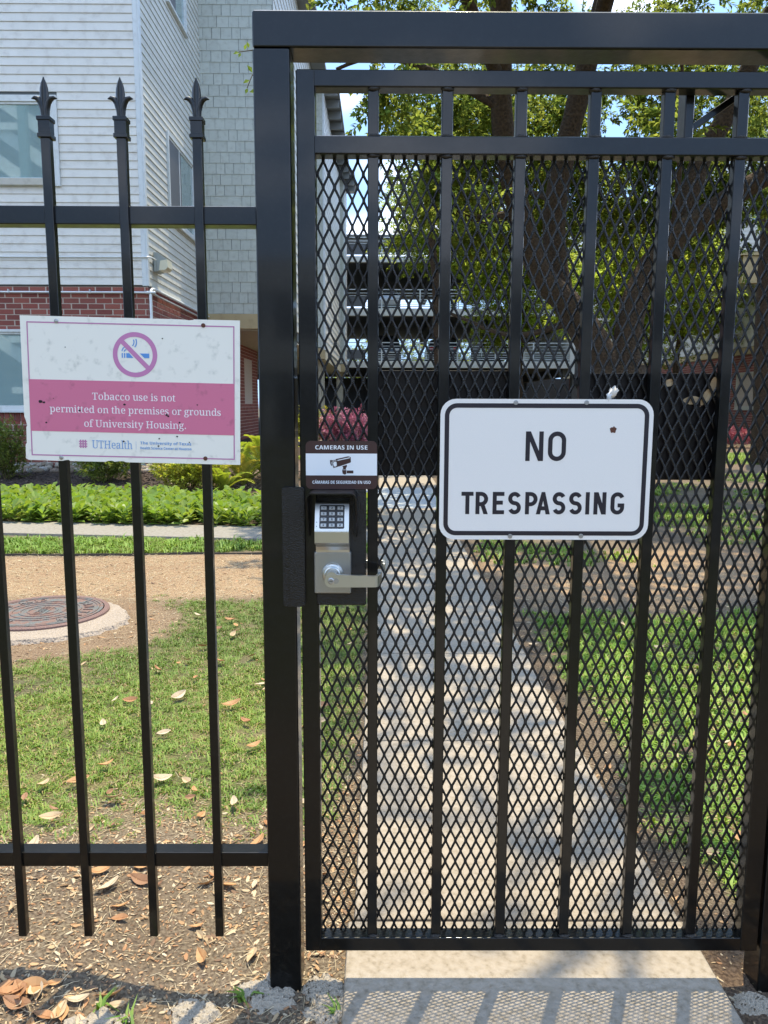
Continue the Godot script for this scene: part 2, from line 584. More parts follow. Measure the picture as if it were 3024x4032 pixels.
func make_leaf() -> void:
	var t := thing("security_gate", "black steel gate leaf of square bars backed by diamond mesh", "gate")
	var zf := -0.003
	var zb := zf - RAIL
	var x0 := 0.0868
	var x1 := 1.173
	var y0 := 0.1034
	var y1 := 2.0831
	var m := MB.new()
	m.span(Vector3(x0, y0, zb), Vector3(x0 + RAIL, y1, zf), 0.003)
	put("stile", m.mesh(), M.paint, t)
	m = MB.new()
	m.span(Vector3(x1 - RAIL - 0.004, y0, zb), Vector3(x1, y1, zf), 0.003)
	put("stile", m.mesh(), M.paint, t)
	for r in [[y0, 0.1391], [1.9181, 1.9553], [2.0489, y1]]:
		m = MB.new()
		m.span(Vector3(x0 + RAIL - 0.003, r[0], zb + 0.0006), Vector3(x1 - RAIL - 0.001, r[1], zf - 0.0006), 0.003)
		put("rail", m.mesh(), M.paint, t)
	for x in BAR_X:
		for r in [[0.1385, 1.9186], [1.9548, 2.0494]]:
			m = MB.new()
			m.span(Vector3(x, r[0], zf - 0.008 - BAR), Vector3(x + BAR, r[1], zf - 0.008), 0.0022)
			put("bar", m.mesh(), M.paint, t)
		for y in [0.1395, 1.9172, 1.9562, 2.048]:
			var w := put("weld", lump_mesh(Vector3(BAR * 0.62, 0.0042, 0.006), int(x * 977 + y * 131), 0.5, 5, 10), M.weld, t)
			w.position = Vector3(x + BAR * 0.5 + rr(-0.002, 0.002), y, zf - 0.0075)
	# expanded steel mesh behind the bars
	m = MB.new()
	var px := 0.01225
	var py := 0.0271
	var zm := zf - 0.034
	var xa := x0 + RAIL - 0.002
	var xb := x1 - RAIL - 0.002
	for j in range(-2, 64):
		for i in range(-1, 83):
			if (i + j) % 2 != 0:
				continue
			var jit := func(p: int, q: int) -> Vector3: return Vector3(noise_a.get_noise_2d(p * 37.0, q * 53.0), noise_a.get_noise_2d(p * 41.0 + 900.0, q * 29.0), noise_b.get_noise_2d(p * 31.0, q * 47.0)) * Vector3(0.0014, 0.0016, 0.0012)
			var x := 0.1395 + px * i
			var y := 1.861 - py * j
			if x < xa - 0.006 or x > xb + 0.006 or y > 1.93 or y < 0.135:
				continue
			# opening for the lock case
			if x < 0.232 and y < 1.226 and y > 0.955:
				continue
			var nk := 0.0052
			if x > xa and x < xb and y < 1.917 and y > 0.14:
				m.box(Vector3(x, y, zm) + jit.call(i, j), Vector3(0.0072 + rr(-0.0007, 0.0009), nk * 2.3 + rr(-0.001, 0.0012), 0.0024), 0.0009)
			for s in [-1, 1]:
				var a: Vector3 = Vector3(x + s * 0.0011, y - nk + 0.0016, zm - s * 0.0003) + jit.call(i, j)
				var b: Vector3 = Vector3(x + s * (px - 0.0011), y - py + nk - 0.0016, zm - s * 0.0003) + jit.call(i + s, j + 1)
				var ends := clip_y(a, b, 0.139, 1.9185)
				if ends.is_empty() or minf(a.x, b.x) < xa or maxf(a.x, b.x) > xb:
					continue
				if b.x < 0.231 and b.y < 1.222 and b.y > 0.957 and a.y < 1.222:
					continue
				strand(m, ends[0], ends[1], 0.00245 + rr(-0.00025, 0.0003), 0.0010)
	var em := put("expanded_mesh", m.mesh(), M.mesh_paint, t)
	em.set_meta("label", "black expanded steel mesh of tall diamonds")
	# dark cover plates behind the mesh
	for r in [[0.2500, 0.5500, 1.2460, 1.4790], [0.7000, 1.0260, 1.2380, 1.4745]]:
		m = MB.new()
		m.span(Vector3(r[0], r[2], zf - 0.0462), Vector3(r[1], r[3], zf - 0.0432), 0.0006)
		put("cover_plate", m.mesh(), M.plate, t)
	# lock case let into the leaf, and the latch guard over the gap
	m = MB.new()
	m.span(Vector3(0.1210, 0.958, zb - 0.002), Vector3(0.2312, 1.2225, 0.0005), 0.0025)
	put("lock_case", m.mesh(), M.paint_thick, t)
	m = MB.new()
	m.prism(rounded(0.049, 0.268, 0.007), 0.001, 0.0105, Vector3(0.0722, 1.091, 0))
	m.prism(rounded(0.045, 0.264, 0.006), 0.0105, 0.012, Vector3(0.0722, 1.091, 0))
	put("latch_guard", m.mesh(), M.paint_thick, t)
	# weather hood over the keypad
	m = MB.new()
	var xc := 0.1595
	var out := PackedVector2Array()
	var hw := 0.0535
	var top := 1.2195
	var arch := []
	for s in 19:
		arch.append(s)
	var prof := []
	prof.append(Vector2(-hw, 1.118))
	for s in 7:
		var a := PI - PI * 0.5 * s / 6.0
		prof.append(Vector2(-hw + 0.013 + cos(a) * 0.013, top - 0.013 + sin(a) * 0.013))
	for s in 7:
		var a := PI * 0.5 - PI * 0.5 * s / 6.0
		prof.append(Vector2(hw - 0.013 + cos(a) * 0.013, top - 0.013 + sin(a) * 0.013))
	prof.append(Vector2(hw, 1.118))
	for i in prof.size() - 1:
		var a: Vector2 = prof[i]
		var b: Vector2 = prof[i + 1]
		var o := Vector3(b.y - a.y, -(b.x - a.x), 0).normalized() * -1.0
		var za := 0.020 + 0.062 * clampf((a.y - 1.118) / 0.09, 0, 1)
		var zc := 0.020 + 0.062 * clampf((b.y - 1.118) / 0.09, 0, 1)
		var th := 0.0028
		var A := Vector3(xc + a.x, a.y, 0)
		var B := Vector3(xc + b.x, b.y, 0)
		m.quad(A, B, B + Vector3(0, 0, zc), A + Vector3(0, 0, za), o)
		m.quad(A - o * th, B - o * th, B - o * th + Vector3(0, 0, zc), A - o * th + Vector3(0, 0, za), -o)
		m.quad(A + Vector3(0, 0, za), B + Vector3(0, 0, zc), B - o * th + Vector3(0, 0, zc), A - o * th + Vector3(0, 0, za), Vector3(0, 0, 1))
	put("weather_hood", m.mesh(), M.paint, t)
	# gate closer on the far side, near the top
	m = MB.new()
	m.span(Vector3(0.905, 1.93, zb - 0.05), Vector3(0.925, 2.075, zb - 0.004), 0.003)
	put("closer_body", m.mesh(), M.paint, t)
	m = MB.new()
	var ca := Vector3(0.915, 1.985, zb - 0.03)
	var cb := Vector3(1.09, 2.105, zb - 0.03)
	var dir := (cb - ca).normalized()
	m.box((ca + cb) * 0.5, Vector3(ca.distance_to(cb), 0.014, 0.008), 0.001, Basis(dir, Vector3(-dir.y, dir.x, 0), Vector3(0, 0, 1)))
	put("closer_arm", m.mesh(), M.paint, t)
	m = MB.new()
	for y in [0.55, 1.75]:
		m.tube([Vector3(1.1755, y, -0.008), Vector3(1.1755, y + 0.11, -0.008)], [0.009], 10)
	put("hinge", m.mesh(), M.paint, t)


func clip_y(a: Vector3, b: Vector3, lo: float, hi: float) -> Array:
	# a is the upper end
	if a.y <= lo or b.y >= hi:
		return []
	var p := a
	var q := b
	if p.y > hi:
		p = a.lerp(b, (a.y - hi) / (a.y - b.y))
	if q.y < lo:
		q = a.lerp(b, (a.y - lo) / (a.y - b.y))
	return [p, q]


func strand(m: MB, a: Vector3, b: Vector3, w: float, d: float) -> void:
	var t := (b - a).normalized()
	var x := Vector3(0, 0, 1).cross(t).normalized()
	var z := Vector3(0, 0, 1)
	# flat sheet strand, slightly turned so that its edge catches light
	var u := (x * w + z * 0.0004)
	var f := z * d
	var q := [a + u + f, a - u + f, a - u - f, a + u - f]
	var e := [b + u + f, b - u + f, b - u - f, b + u - f]
	var nn := [(x + z).normalized(), (-x + z).normalized(), (-x - z).normalized(), (x - z).normalized()]
	for i in 4:
		var j := (i + 1) % 4
		m.quad_n(q[i], q[j], e[j], e[i], nn[i], nn[j], nn[j], nn[i])


func make_lock() -> void:
	var t := thing("keypad_lock", "satin silver keypad lock with lever handle on the black gate", "lock")
	var m := MB.new()
	# lower plate
	m.box(Vector3(0.1583, 1.0365, 0.0105), Vector3(0.0815, 0.094, 0.020), 0.003)
	m.prism(rounded(0.074, 0.086, 0.003), 0.0200, 0.0212, Vector3(0.1583, 1.0362, 0))
	put("base_plate", m.mesh(), M.satin_grain, t)
	# upper housing: side outline swept across
	m = MB.new()
	var side := [Vector2(0.0, 1.0825), Vector2(0.021, 1.0825), Vector2(0.022, 1.088), Vector2(0.026, 1.096), Vector2(0.034, 1.102), Vector2(0.046, 1.105), Vector2(0.053, 1.107), Vector2(0.0555, 1.110), Vector2(0.057, 1.134), Vector2(0.0565, 1.1365), Vector2(0.0320, 1.1915), Vector2(0.028, 1.1945), Vector2(0.0, 1.195)]
	var hx := 0.0366
	for i in side.size() - 1:
		var a: Vector2 = side[i]
		var b: Vector2 = side[i + 1]
		var o := Vector3(0, -(b.x - a.x), b.y - a.y).normalized()
		m.quad(Vector3(0.159 - hx, a.y, a.x), Vector3(0.159 + hx, a.y, a.x), Vector3(0.159 + hx, b.y, b.x), Vector3(0.159 - hx, b.y, b.x), o)
	var poly := PackedVector2Array()
	for p in side:
		poly.append(p)
	var idx := Geometry2D.triangulate_polygon(poly)
	for s in [-1.0, 1.0]:
		for i in range(0, idx.size(), 3):
			var w := []
			for k in 3:
				w.append(Vector3(0.159 + s * hx, poly[idx[i + k]].y, poly[idx[i + k]].x))
			m.tri(w[0], w[1], w[2], Vector3(s, 0, 0), Vector3(s, 0, 0), Vector3(s, 0, 0))
	put("housing", m.mesh(), M.satin, t)
	# keypad on the sloping face
	var lo := Vector3(0.159, 1.1365, 0.0565)
	var hi := Vector3(0.159, 1.1915, 0.0320)
	var up := (hi - lo).normalized()
	var nf := Vector3(1, 0, 0).cross(up).normalized()
	var bs := Basis(Vector3(1, 0, 0), up, nf)
	var mid := (lo + hi) * 0.5 + up * 0.0008
	m = MB.new()
	m.prism(rounded(0.0535, 0.0525, 0.003), 0.0002, 0.0012, mid, bs)
	var pad := put("keypad", m.mesh(), M.key_panel, t)
	var kb := MB.new()
	kb.box(Vector3.ZERO, Vector3(0.0126, 0.0078, 0.0022), 0.0008)
	var km := kb.mesh()
	var marks := ["1", "2", "3", "4", "5", "6", "7", "8", "9", "*", "0", "#"]
	for r in 4:
		for c in 3:
			var k := put("key", km, M.key, pad)
			k.basis = bs
			k.position = mid + bs * Vector3((c - 1) * 0.0178, (1.5 - r) * 0.0128, 0.002)
			text("mark", marks[r * 3 + c], "Droid Sans", 700, Vector2(0.0026 if marks[r * 3 + c] == "1" else 0.0042, 0.0046), k.position + nf * 0.0012, bs, M.ink, pad, 0.0002)
	m = MB.new()
	for y in [-0.012, -0.021]:
		m.prism(rounded(0.002, 0.002, 0.00095), 0.0002, 0.0006, mid + bs * Vector3(-0.0325, y, 0), bs)
	put("indicator", m.mesh(), M.ink, t)
	# rose and lever
	m = MB.new()
	var turn := Basis(Vector3(1, 0, 0), Vector3(0, 0, 1), Vector3(0, -1, 0))
	m.lathe([Vector2(0.0235, 0.0), Vector2(0.0235, 0.006), Vector2(0.0215, 0.0085), Vector2(0.0175, 0.010), Vector2(0.0175, 0.018), Vector2(0.0155, 0.0195), Vector2(0.0, 0.0195)], 40, Vector3(0.1585, 1.036, 0.0200), turn)
	m.lathe([Vector2(0.0125, 0.0), Vector2(0.0125, 0.028), Vector2(0.0, 0.028)], 30, Vector3(0.1585, 1.036, 0.0380), turn)
	put("rose", m.mesh(), M.satin, t)
	m = MB.new()
	var lp := PackedVector2Array()
	for s in 17:
		var a := PI * 0.5 + PI * s / 16.0
		lp.append(Vector2(cos(a) * 0.0142, sin(a) * 0.0142))
	lp.append(Vector2(0.094, -0.0135))
	lp.append(Vector2(0.094, 0.0105))
	m.prism(lp, 0.058, 0.0665, Vector3(0.158, 1.029, 0))
	# return towards the gate, rising a little
	var rt := [[Vector3(0.252, 1.0155, 0.0665), Vector3(0.252, 1.0395, 0.0665)], [Vector3(0.2575, 1.0157, 0.064), Vector3(0.2575, 1.0395, 0.064)], [Vector3(0.2605, 1.016, 0.058), Vector3(0.2605, 1.0395, 0.058)], [Vector3(0.2665, 1.0215, 0.020), Vector3(0.2665, 1.0385, 0.020)]]
	for i in 3:
		var o := Vector3(1, 0, 0.4 if i < 2 else 0.1)
		m.quad(rt[i][0], rt[i + 1][0], rt[i + 1][1], rt[i][1], o)
		var sh := Vector3(-0.0065, 0, -0.0045) if i < 3 else Vector3.ZERO
		m.quad(rt[i][0] + sh, rt[i + 1][0] + sh, rt[i + 1][1] + sh, rt[i][1] + sh, -o)
		m.quad(rt[i][1], rt[i + 1][1], rt[i + 1][1] + sh, rt[i][1] + sh, Vector3(0, 1, 0))
		m.quad(rt[i][0], rt[i + 1][0], rt[i + 1][0] + sh, rt[i][0] + sh, Vector3(0, -1, 0))
	var lever := put("lever", m.mesh(), M.satin, t)
	m = MB.new()
	m.lathe([Vector2(0.0072, 0.0), Vector2(0.0072, 0.0022), Vector2(0.0052, 0.003), Vector2(0.0, 0.003)], 24, Vector3(0.1578, 1.029, 0.0662), turn)
	m.lathe([Vector2(0.0062, 0.0), Vector2(0.0060, 0.0008), Vector2(0.0, 0.0008)], 24, Vector3(0.1685, 1.029, 0.0662), turn)
	put("key_cylinder", m.mesh(), M.zinc, lever)
	m = MB.new()
	m.box(Vector3(0.1578, 1.029, 0.0693), Vector3(0.007, 0.0012, 0.0006), 0.0, Basis(Vector3(0, 0, 1), -0.12))
	put("keyhole", m.mesh(), M.ink, lever)
	# the lever of the yard side
	m = MB.new()
	m.tube([Vector3(0.165, 1.031, -0.045), Vector3(0.165, 1.031, -0.085)], [0.012], 14)
	m.box(Vector3(0.215, 1.033, -0.088), Vector3(0.118, 0.022, 0.008), 0.002)
	m.box(Vector3(0.2715, 1.035, -0.068), Vector3(0.007, 0.019, 0.042), 0.002)
	put("inside_lever", m.mesh(), M.satin, t)


# letter outlines as stroke centre lines, cap height 1
func glyph(ch: String, w: float, t: float) -> Array:
	var h := t * 0.5
	var a := []
	match ch:
		"N":
			a = [[[Vector2(h, 0), Vector2(h, 1)], false], [[Vector2(w - h, 0), Vector2(w - h, 1)], false], [[Vector2(0, 1), Vector2(t * 1.12, 1), Vector2(w, 0), Vector2(w - t * 1.12, 0)], "poly"]]
		"T":
			a = [[[Vector2(0, 1 - h), Vector2(w, 1 - h)], false], [[Vector2(w / 2, 0), Vector2(w / 2, 1)], false]]
		"I":
			a = [[[Vector2(w / 2, 0), Vector2(w / 2, 1)], false]]
		"E":
			a = [[[Vector2(h, 0), Vector2(h, 1)], false], [[Vector2(0, 1 - h), Vector2(w, 1 - h)], false], [[Vector2(0, 0.52), Vector2(w * 0.88, 0.52)], false], [[Vector2(0, h), Vector2(w, h)], false]]
		"A":
			var k := t * 1.06
			a = [[[Vector2(0, 0), Vector2(k, 0), Vector2(w / 2 + k * 0.42, 1), Vector2(w / 2 - k * 0.42, 1)], "poly"], [[Vector2(w, 0), Vector2(w - k, 0), Vector2(w / 2 - k * 0.42, 1), Vector2(w / 2 + k * 0.42, 1)], "poly"], [[Vector2(w * 0.2, 0.27), Vector2(w * 0.8, 0.27)], false]]
		"O":
			var p := []
			var rx := (w - t) * 0.5
			for s in 24:
				var g := TAU * s / 24.0
				var yy := (0.5 - h - rx) * signf(sin(g)) if absf(sin(g)) > 0.01 else (0.5 - h - rx) * (1.0 if s == 0 or s == 24 else -1.0)
				p.append(Vector2(w / 2 + cos(g) * rx, 0.5 + yy + sin(g) * rx))
				if s == 12:
					p.insert(p.size() - 1, Vector2(w / 2 - rx, 0.5 + (0.5 - h - rx)))
				if s == 0:
					p.insert(0, Vector2(w / 2 + rx, 0.5 - (0.5 - h - rx)))
			a = [[p, true]]
		"P", "R":
			var p := [Vector2(0, 1 - h)]
			var ry := 0.275 - h * 0.5
			var cy := 1 - h - ry
			for s in 13:
				var g := PI * 0.5 - PI * s / 12.0
				p.append(Vector2(w - h - ry + cos(g) * ry, cy + sin(g) * ry))
			p.append(Vector2(0, cy - ry))
			a = [[p, false], [[Vector2(h, 0), Vector2(h, 1)], false]]
			if ch == "R":
				a.append([[Vector2(w * 0.36, cy - ry), Vector2(w * 0.36 + t * 1.1, cy - ry), Vector2(w, 0), Vector2(w - t * 1.1, 0)], "poly"])
		"S":
			var p := []
			var rx := (w - t) * 0.5
			var ry := (1 - t) * 0.25
			for s in 15:
				var g := deg_to_rad(22 + (270 - 22) * s / 14.0)
				p.append(Vector2(w / 2 + cos(g) * rx, 0.5 + ry + sin(g) * ry))
			for s in range(1, 15):
				var g := deg_to_rad(90 - (90 + 158) * s / 14.0)
				p.append(Vector2(w / 2 + cos(g) * rx, 0.5 - ry + sin(g) * ry))
			a = [[p, false]]
		"G":
			var p := []
			var rx := (w - t) * 0.5
			for s in 11:
				var g := deg_to_rad(18 + 162 * s / 10.0)
				p.append(Vector2(w / 2 + cos(g) * rx, 1 - h - rx + sin(g) * rx))
			for s in 13:
				var g := deg_to_rad(180 + 180 * s / 12.0)
				p.append(Vector2(w / 2 + cos(g) * rx, h + rx + sin(g) * rx))
			p.append(Vector2(w - h, 0.5))
			a = [[[Vector2(w * 0.52, 0.5 - h), Vector2(w, 0.5 - h)], false]]
			a.append([p, false])
	return a


func letters(m: MB, words: String, xs: Array, ws: Array, y: float, hgt: float, stroke_w: float, z: float) -> void:
	var k := 0
	for i in words.length():
		for s in glyph(words[i], ws[i] / hgt, stroke_w / hgt):
			var p := []
			for q in s[0]:
				p.append(Vector2(xs[i] + q.x * hgt, y + q.y * hgt))
			if s[1] is String:
				m.prism(PackedVector2Array(p), z - 0.0001, z + 0.00004 * (k % 4))
			else:
				m.stroke(p, stroke_w, z + 0.00004 * (k % 4), Vector3.ZERO, Basis(), s[1])
			k += 1


func make_signs() -> void:
	# NO TRESPASSING
	var t := thing("no_trespassing_sign", "white reflective metal sign reading NO TRESPASSING with rounded black border", "sign", Vector3(0.6235, 1.263, 0.0))
	var m := MB.new()
	m.prism(rounded(0.462, 0.308, 0.034), 0.0, 0.0022)
	put("panel", m.mesh(), M.reflective, t)
	m = MB.new()
	var ring := []
	for p in rounded(0.462 - 0.0286, 0.308 - 0.0286, 0.022, 10):
		ring.append(p)
	m.stroke(ring, 0.0098, 0.0026, Vector3.ZERO, Basis(), true)
	put("border", m.mesh(), M.sign_black, t)
	m = MB.new()
	var zx := func(v: float) -> float: return (v - 610.0) * 0.000453
	var zy := func(v: float) -> float: return (441.0 - v) * 0.000461
	letters(m, "NO", [zx.call(511.0), zx.call(619.0)], [0.0388, 0.0392], zy.call(397.0), 0.0642, 0.0096, 0.0026)
	put("lettering", m.mesh(), M.sign_black, t)
	m = MB.new()
	var xs := []
	for v in [207.0, 276.0, 359.0, 434.0, 517.0, 570.0, 650.0, 730.0, 811.0, 850.0, 932.0]:
		xs.append(zx.call(v))
	letters(m, "TRESPASSING", xs, [0.0265, 0.0275, 0.0255, 0.0285, 0.027, 0.031, 0.0285, 0.0285, 0.0082, 0.0275, 0.0302], zy.call(652.0), 0.0494, 0.0088, 0.0026)
	put("lettering", m.mesh(), M.sign_black, t)
	for b in [[0.555, 1.4095], [0.708, 1.4100], [0.550, 1.1165], [0.707, 1.1175]]:
		m = MB.new()
		m.lathe([Vector2(0.0052, 0.0), Vector2(0.005, 0.0012), Vector2(0.0034, 0.0014), Vector2(0.003, 0.0006), Vector2(0.0, 0.0006)], 16, Vector3(b[0] - 0.6235, b[1] - 1.263, 0.0022), Basis(Vector3(1, 0, 0), Vector3(0, 0, 1), Vector3(0, -1, 0)))
		put("rivet", m.mesh(), M.zinc, t)
	m = MB.new()
	var blob := PackedVector2Array()
	for s in 18:
		var a := TAU * s / 18.0
		blob.append(Vector2(cos(a), sin(a) * (1.15 if sin(a) > 0 else 1.0)) * (0.0068 + 0.0012 * sin(a * 5.0) - (0.0035 if s in [5] else 0.0)))
	m.prism(blob, 0.0022, 0.00262, Vector3(0.1445, 0.0885, 0))
	put("rust_spot", m.mesh(), M.rust, t)
	var w := put("caulk_blob", lump_mesh(Vector3(0.008, 0.0125, 0.006), 91, 0.9), flat_mat(lin(0.62, 0.57, 0.5), 0.8), t)
	w.position = Vector3(0.1425, 0.1675, -0.004)
	w.rotation.z = -0.35
	w = put("caulk_blob", lump_mesh(Vector3(0.0055, 0.011, 0.005), 95, 0.9), flat_mat(lin(0.6, 0.64, 0.68), 0.8), t)
	w.position = Vector3(0.1345, 0.1605, -0.002)
	w.rotation.z = -0.2

	# CAMERAS IN USE
	t = thing("camera_notice", "small brown and white sign reading CAMERAS IN USE above the keypad", "sign", Vector3(0.1778, 1.2728, 0.0006))
	m = MB.new()
	m.prism(rounded(0.1555, 0.1050, 0.011), 0.0, 0.002)
	put("panel", m.mesh(), M.brown, t)
	m = MB.new()
	m.prism(PackedVector2Array([Vector2(-0.0776, -0.0225), Vector2(0.0776, -0.0225), Vector2(0.0776, 0.0252), Vector2(-0.0776, 0.0252)]), 0.002, 0.0023)
	put("band", m.mesh(), M.sign_face, t)
	text("lettering", "CAMERAS IN USE", "Droid Sans", 700, Vector2(0.1135, 0.0092), Vector3(0.0, 0.0385, 0.0022), Basis(), M.sign_face, t)
	text("lettering", "CÁMARAS DE SEGURIDAD EN USO", "Droid Sans", 700, Vector2(0.127, 0.0088), Vector3(0.0, -0.0365, 0.0022), Basis(), M.sign_face, t)
	# pictogram of a camera on a bracket
	var s := 0.0001009
	var P := func(x: float, y: float) -> Vector2: return Vector2((x - 697.0) * 0.0002333, (427.0 - y) * 0.000238)
	m = MB.new()
	var shapes := [
		[[640, 372], [760, 346], [783, 352], [786, 400], [768, 408], [672, 440], [655, 436], [650, 380]],
		[[590, 382], [604, 380], [612, 388], [604, 404], [610, 436], [598, 428], [592, 410]],
		[[706, 436], [748, 424], [748, 440], [738, 456], [742, 468], [704, 468], [714, 454]],
		[[702, 472], [742, 472], [742, 508], [726, 514], [708, 504]],
		[[746, 476], [808, 476], [808, 502], [746, 502]],
	]
	for sh in shapes:
		var poly := PackedVector2Array()
		for q in sh:
			poly.append(P.call(float(q[0]), float(q[1])))
		m.prism(poly, 0.0023, 0.0026)
	var circ := []
	for q in 20:
		circ.append(P.call(638.0 + 23.0 * cos(TAU * q / 20.0), 417.0 + 27.0 * sin(TAU * q / 20.0)))
	m.stroke(circ, 0.0016, 0.0027, Vector3.ZERO, Basis(), true)
	var frame := []
	for q in [[612, 384], [652, 380], [662, 440], [624, 450]]:
		frame.append(P.call(float(q[0]), float(q[1])))
	m.stroke(frame, 0.0012, 0.00265, Vector3.ZERO, Basis(), true)
	put("pictogram", m.mesh(), M.brown, t)
	m = MB.new()
	m.stroke([P.call(660.0, 384.0), P.call(776.0, 358.0)], 0.0018, 0.00285, Vector3.ZERO, Basis())
	put("highlight_line", m.mesh(), M.sign_face, t)

	# tobacco notice
	var rot := deg_to_rad(-1.12)
	t = thing("tobacco_notice", "faded pink and white no smoking sign bolted to the picket fence", "sign", Vector3(-0.277, 1.431, -0.0098))
	t.rotation.z = rot
	var W := 0.470
	var H := 0.3095
	m = MB.new()
	# outline with chipped edges
	var edge := PackedVector2Array()
	var r2 := RandomNumberGenerator.new()
	r2.seed = 5
	edge.append_array(PackedVector2Array([Vector2(W / 2, H / 2), Vector2(0.137, H / 2), Vector2(0.134, H / 2 - 0.0012), Vector2(0.126, H / 2 - 0.0022), Vector2(0.118, H / 2 - 0.0012), Vector2(0.10, H / 2 - 0.0004), Vector2(-W / 2, H / 2)]))
	edge.append_array(PackedVector2Array([Vector2(-W / 2 + 0.001, -0.060), Vector2(-W / 2 + 0.004, -0.068), Vector2(-W / 2 + 0.0065, -0.079), Vector2(-W / 2 + 0.0045, -0.083), Vector2(-W / 2 + 0.004, -0.117), Vector2(-W / 2 + 0.0015, -0.121), Vector2(-W / 2 + 0.001, -H / 2 + 0.004), Vector2(-W / 2 + 0.007, -H / 2 + 0.0005)]))
	for q in [[-0.155, 0.0], [-0.147, 0.002], [-0.141, 0.0024], [-0.137, 0.0], [-0.06, 0.0], [-0.055, 0.0022], [-0.046, 0.0028], [-0.040, 0.0006], [-0.030, 0.002], [-0.022, 0.0024], [-0.014, 0.0]]:
		edge.append(Vector2(q[0], -H / 2 + q[1]))
	edge.append(Vector2(W / 2, -H / 2))
	m.prism(edge, -0.0015, 0.0)
	put("panel", m.mesh(), M.sign_white, t)
	# thin frame line
	m = MB.new()
	var q4 := [Vector2(-W / 2 + 0.0150, H / 2 - 0.0135), Vector2(W / 2 - 0.0130, H / 2 - 0.0135), Vector2(W / 2 - 0.0130, -H / 2 + 0.0120), Vector2(-W / 2 + 0.0150, -H / 2 + 0.0120)]
	m.stroke(q4, 0.0026, 0.0004, Vector3.ZERO, Basis(), true)
	put("frame_line", m.mesh(), M.pink_line, t)
	m = MB.new()
	m.prism(PackedVector2Array([Vector2(-W / 2 + 0.0142, -0.0905), Vector2(W / 2 - 0.0122, -0.0905), Vector2(W / 2 - 0.0122, 0.0205), Vector2(-W / 2 + 0.0142, 0.0205)]), 0.0001, 0.0006)
	put("band", m.mesh(), M.pink, t)
	var k := 0.000284
	text("lettering", "Tobacco use is not", "Droid Serif", 400, Vector2(0.180, 0.0), Vector3(0.005, -0.0125, 0.0007), Basis(), M.white_ink, t)
	text("lettering", "permitted on the premises or grounds", "Droid Serif", 400, Vector2(0.371, 0.0), Vector3(0.0075, -0.0435, 0.0007), Basis(), M.white_ink, t)
	text("lettering", "of University Housing.", "Droid Serif", 400, Vector2(0.221, 0.0), Vector3(0.0065, -0.0735, 0.0007), Basis(), M.white_ink, t)
	text("logo_lettering", "UTHealth", "Droid Serif", 400, Vector2(0.0880, 0.0185), Vector3(-0.0445, -0.1165, 0.0004), Basis(), M.pale_blue, t)
	text("lettering", "The University of Texas", "Droid Sans", 700, Vector2(0.1115, 0.0088), Vector3(0.0725, -0.1125, 0.0004), Basis(), M.pale_blue, t)
	text("lettering", "Health Science Center at Houston", "Droid Sans", 700, Vector2(0.1115, 0.0062), Vector3(0.0725, -0.1225, 0.0004), Basis(), M.pale_blue, t)
	m = MB.new()
	m.stroke([Vector2(0.0075, -0.1265), Vector2(0.0075, -0.1085)], 0.0005, 0.0004, Vector3.ZERO, Basis())
	put("divider", m.mesh(), M.pale_blue, t)
	# woven cross emblem
	m = MB.new()
	for i in 3:
		var o := (i - 1) * 0.0053
		m.stroke([Vector2(-0.1080 + o, -0.1255), Vector2(-0.1080 + o, -0.1075)], 0.0029, 0.0004, Vector3.ZERO, Basis())
		for sgm in [[-0.0090, -0.0070], [-0.0037, -0.0017], [0.0016, 0.0037], [0.0070, 0.0090]]:
			m.stroke([Vector2(-0.1080 + sgm[0], -0.1165 + o), Vector2(-0.1080 + sgm[1], -0.1165 + o)], 0.0029, 0.00045, Vector3.ZERO, Basis())
	put("emblem", m.mesh(), M.pink_line, t)
	# prohibition symbol
	var cc := Vector2(0.0095, 0.0775)
	m = MB.new()
	var circle := []
	for q in 56:
		circle.append(cc + Vector2(cos(TAU * q / 56.0), sin(TAU * q / 56.0)) * 0.0428)
	m.stroke(circle, 0.0098, 0.0005, Vector3.ZERO, Basis(), true)
	m.stroke([cc + Vector2(-0.029, 0.029), cc + Vector2(0.029, -0.029)], 0.0098, 0.00056, Vector3.ZERO, Basis())
	put("prohibition_ring", m.mesh(), flat_mat(lin(0.53, 0.2, 0.39), 0.45), t)
	m = MB.new()
	var yb := cc.y - 0.0018
	for poly in [
		[[-0.0285, -0.0052], [-0.0262, -0.0052], [-0.0262, 0.0048], [-0.0285, 0.0048]],
		[[-0.0238, -0.0052], [-0.0210, -0.0052], [-0.0210, 0.0048], [-0.0238, 0.0048]],
		[[-0.0188, -0.0052], [-0.0035, -0.0052], [-0.0125, 0.0048], [-0.0188, 0.0048]],
		[[0.0102, 0.0048], [0.0198, -0.0048], [0.0305, -0.0048], [0.0305, 0.0048]],
	]:
		var pp := PackedVector2Array()
		for q in poly:
			pp.append(Vector2(cc.x + q[0], yb + q[1]))
		m.prism(pp, 0.0001, 0.0005)
	for a in [[-0.0178, 0.0082, 0.0100, 95.0, 178.0], [-0.0178, 0.0066, 0.0056, 95.0, 170.0]]:
		var arc := []
		for q in 9:
			var g := deg_to_rad(lerpf(a[3], a[4], q / 8.0))
			arc.append(Vector2(cc.x + a[0] + cos(g) * a[2], yb + a[1] + sin(g) * a[2]))
		m.stroke(arc, 0.0021, 0.0005, Vector3.ZERO, Basis())
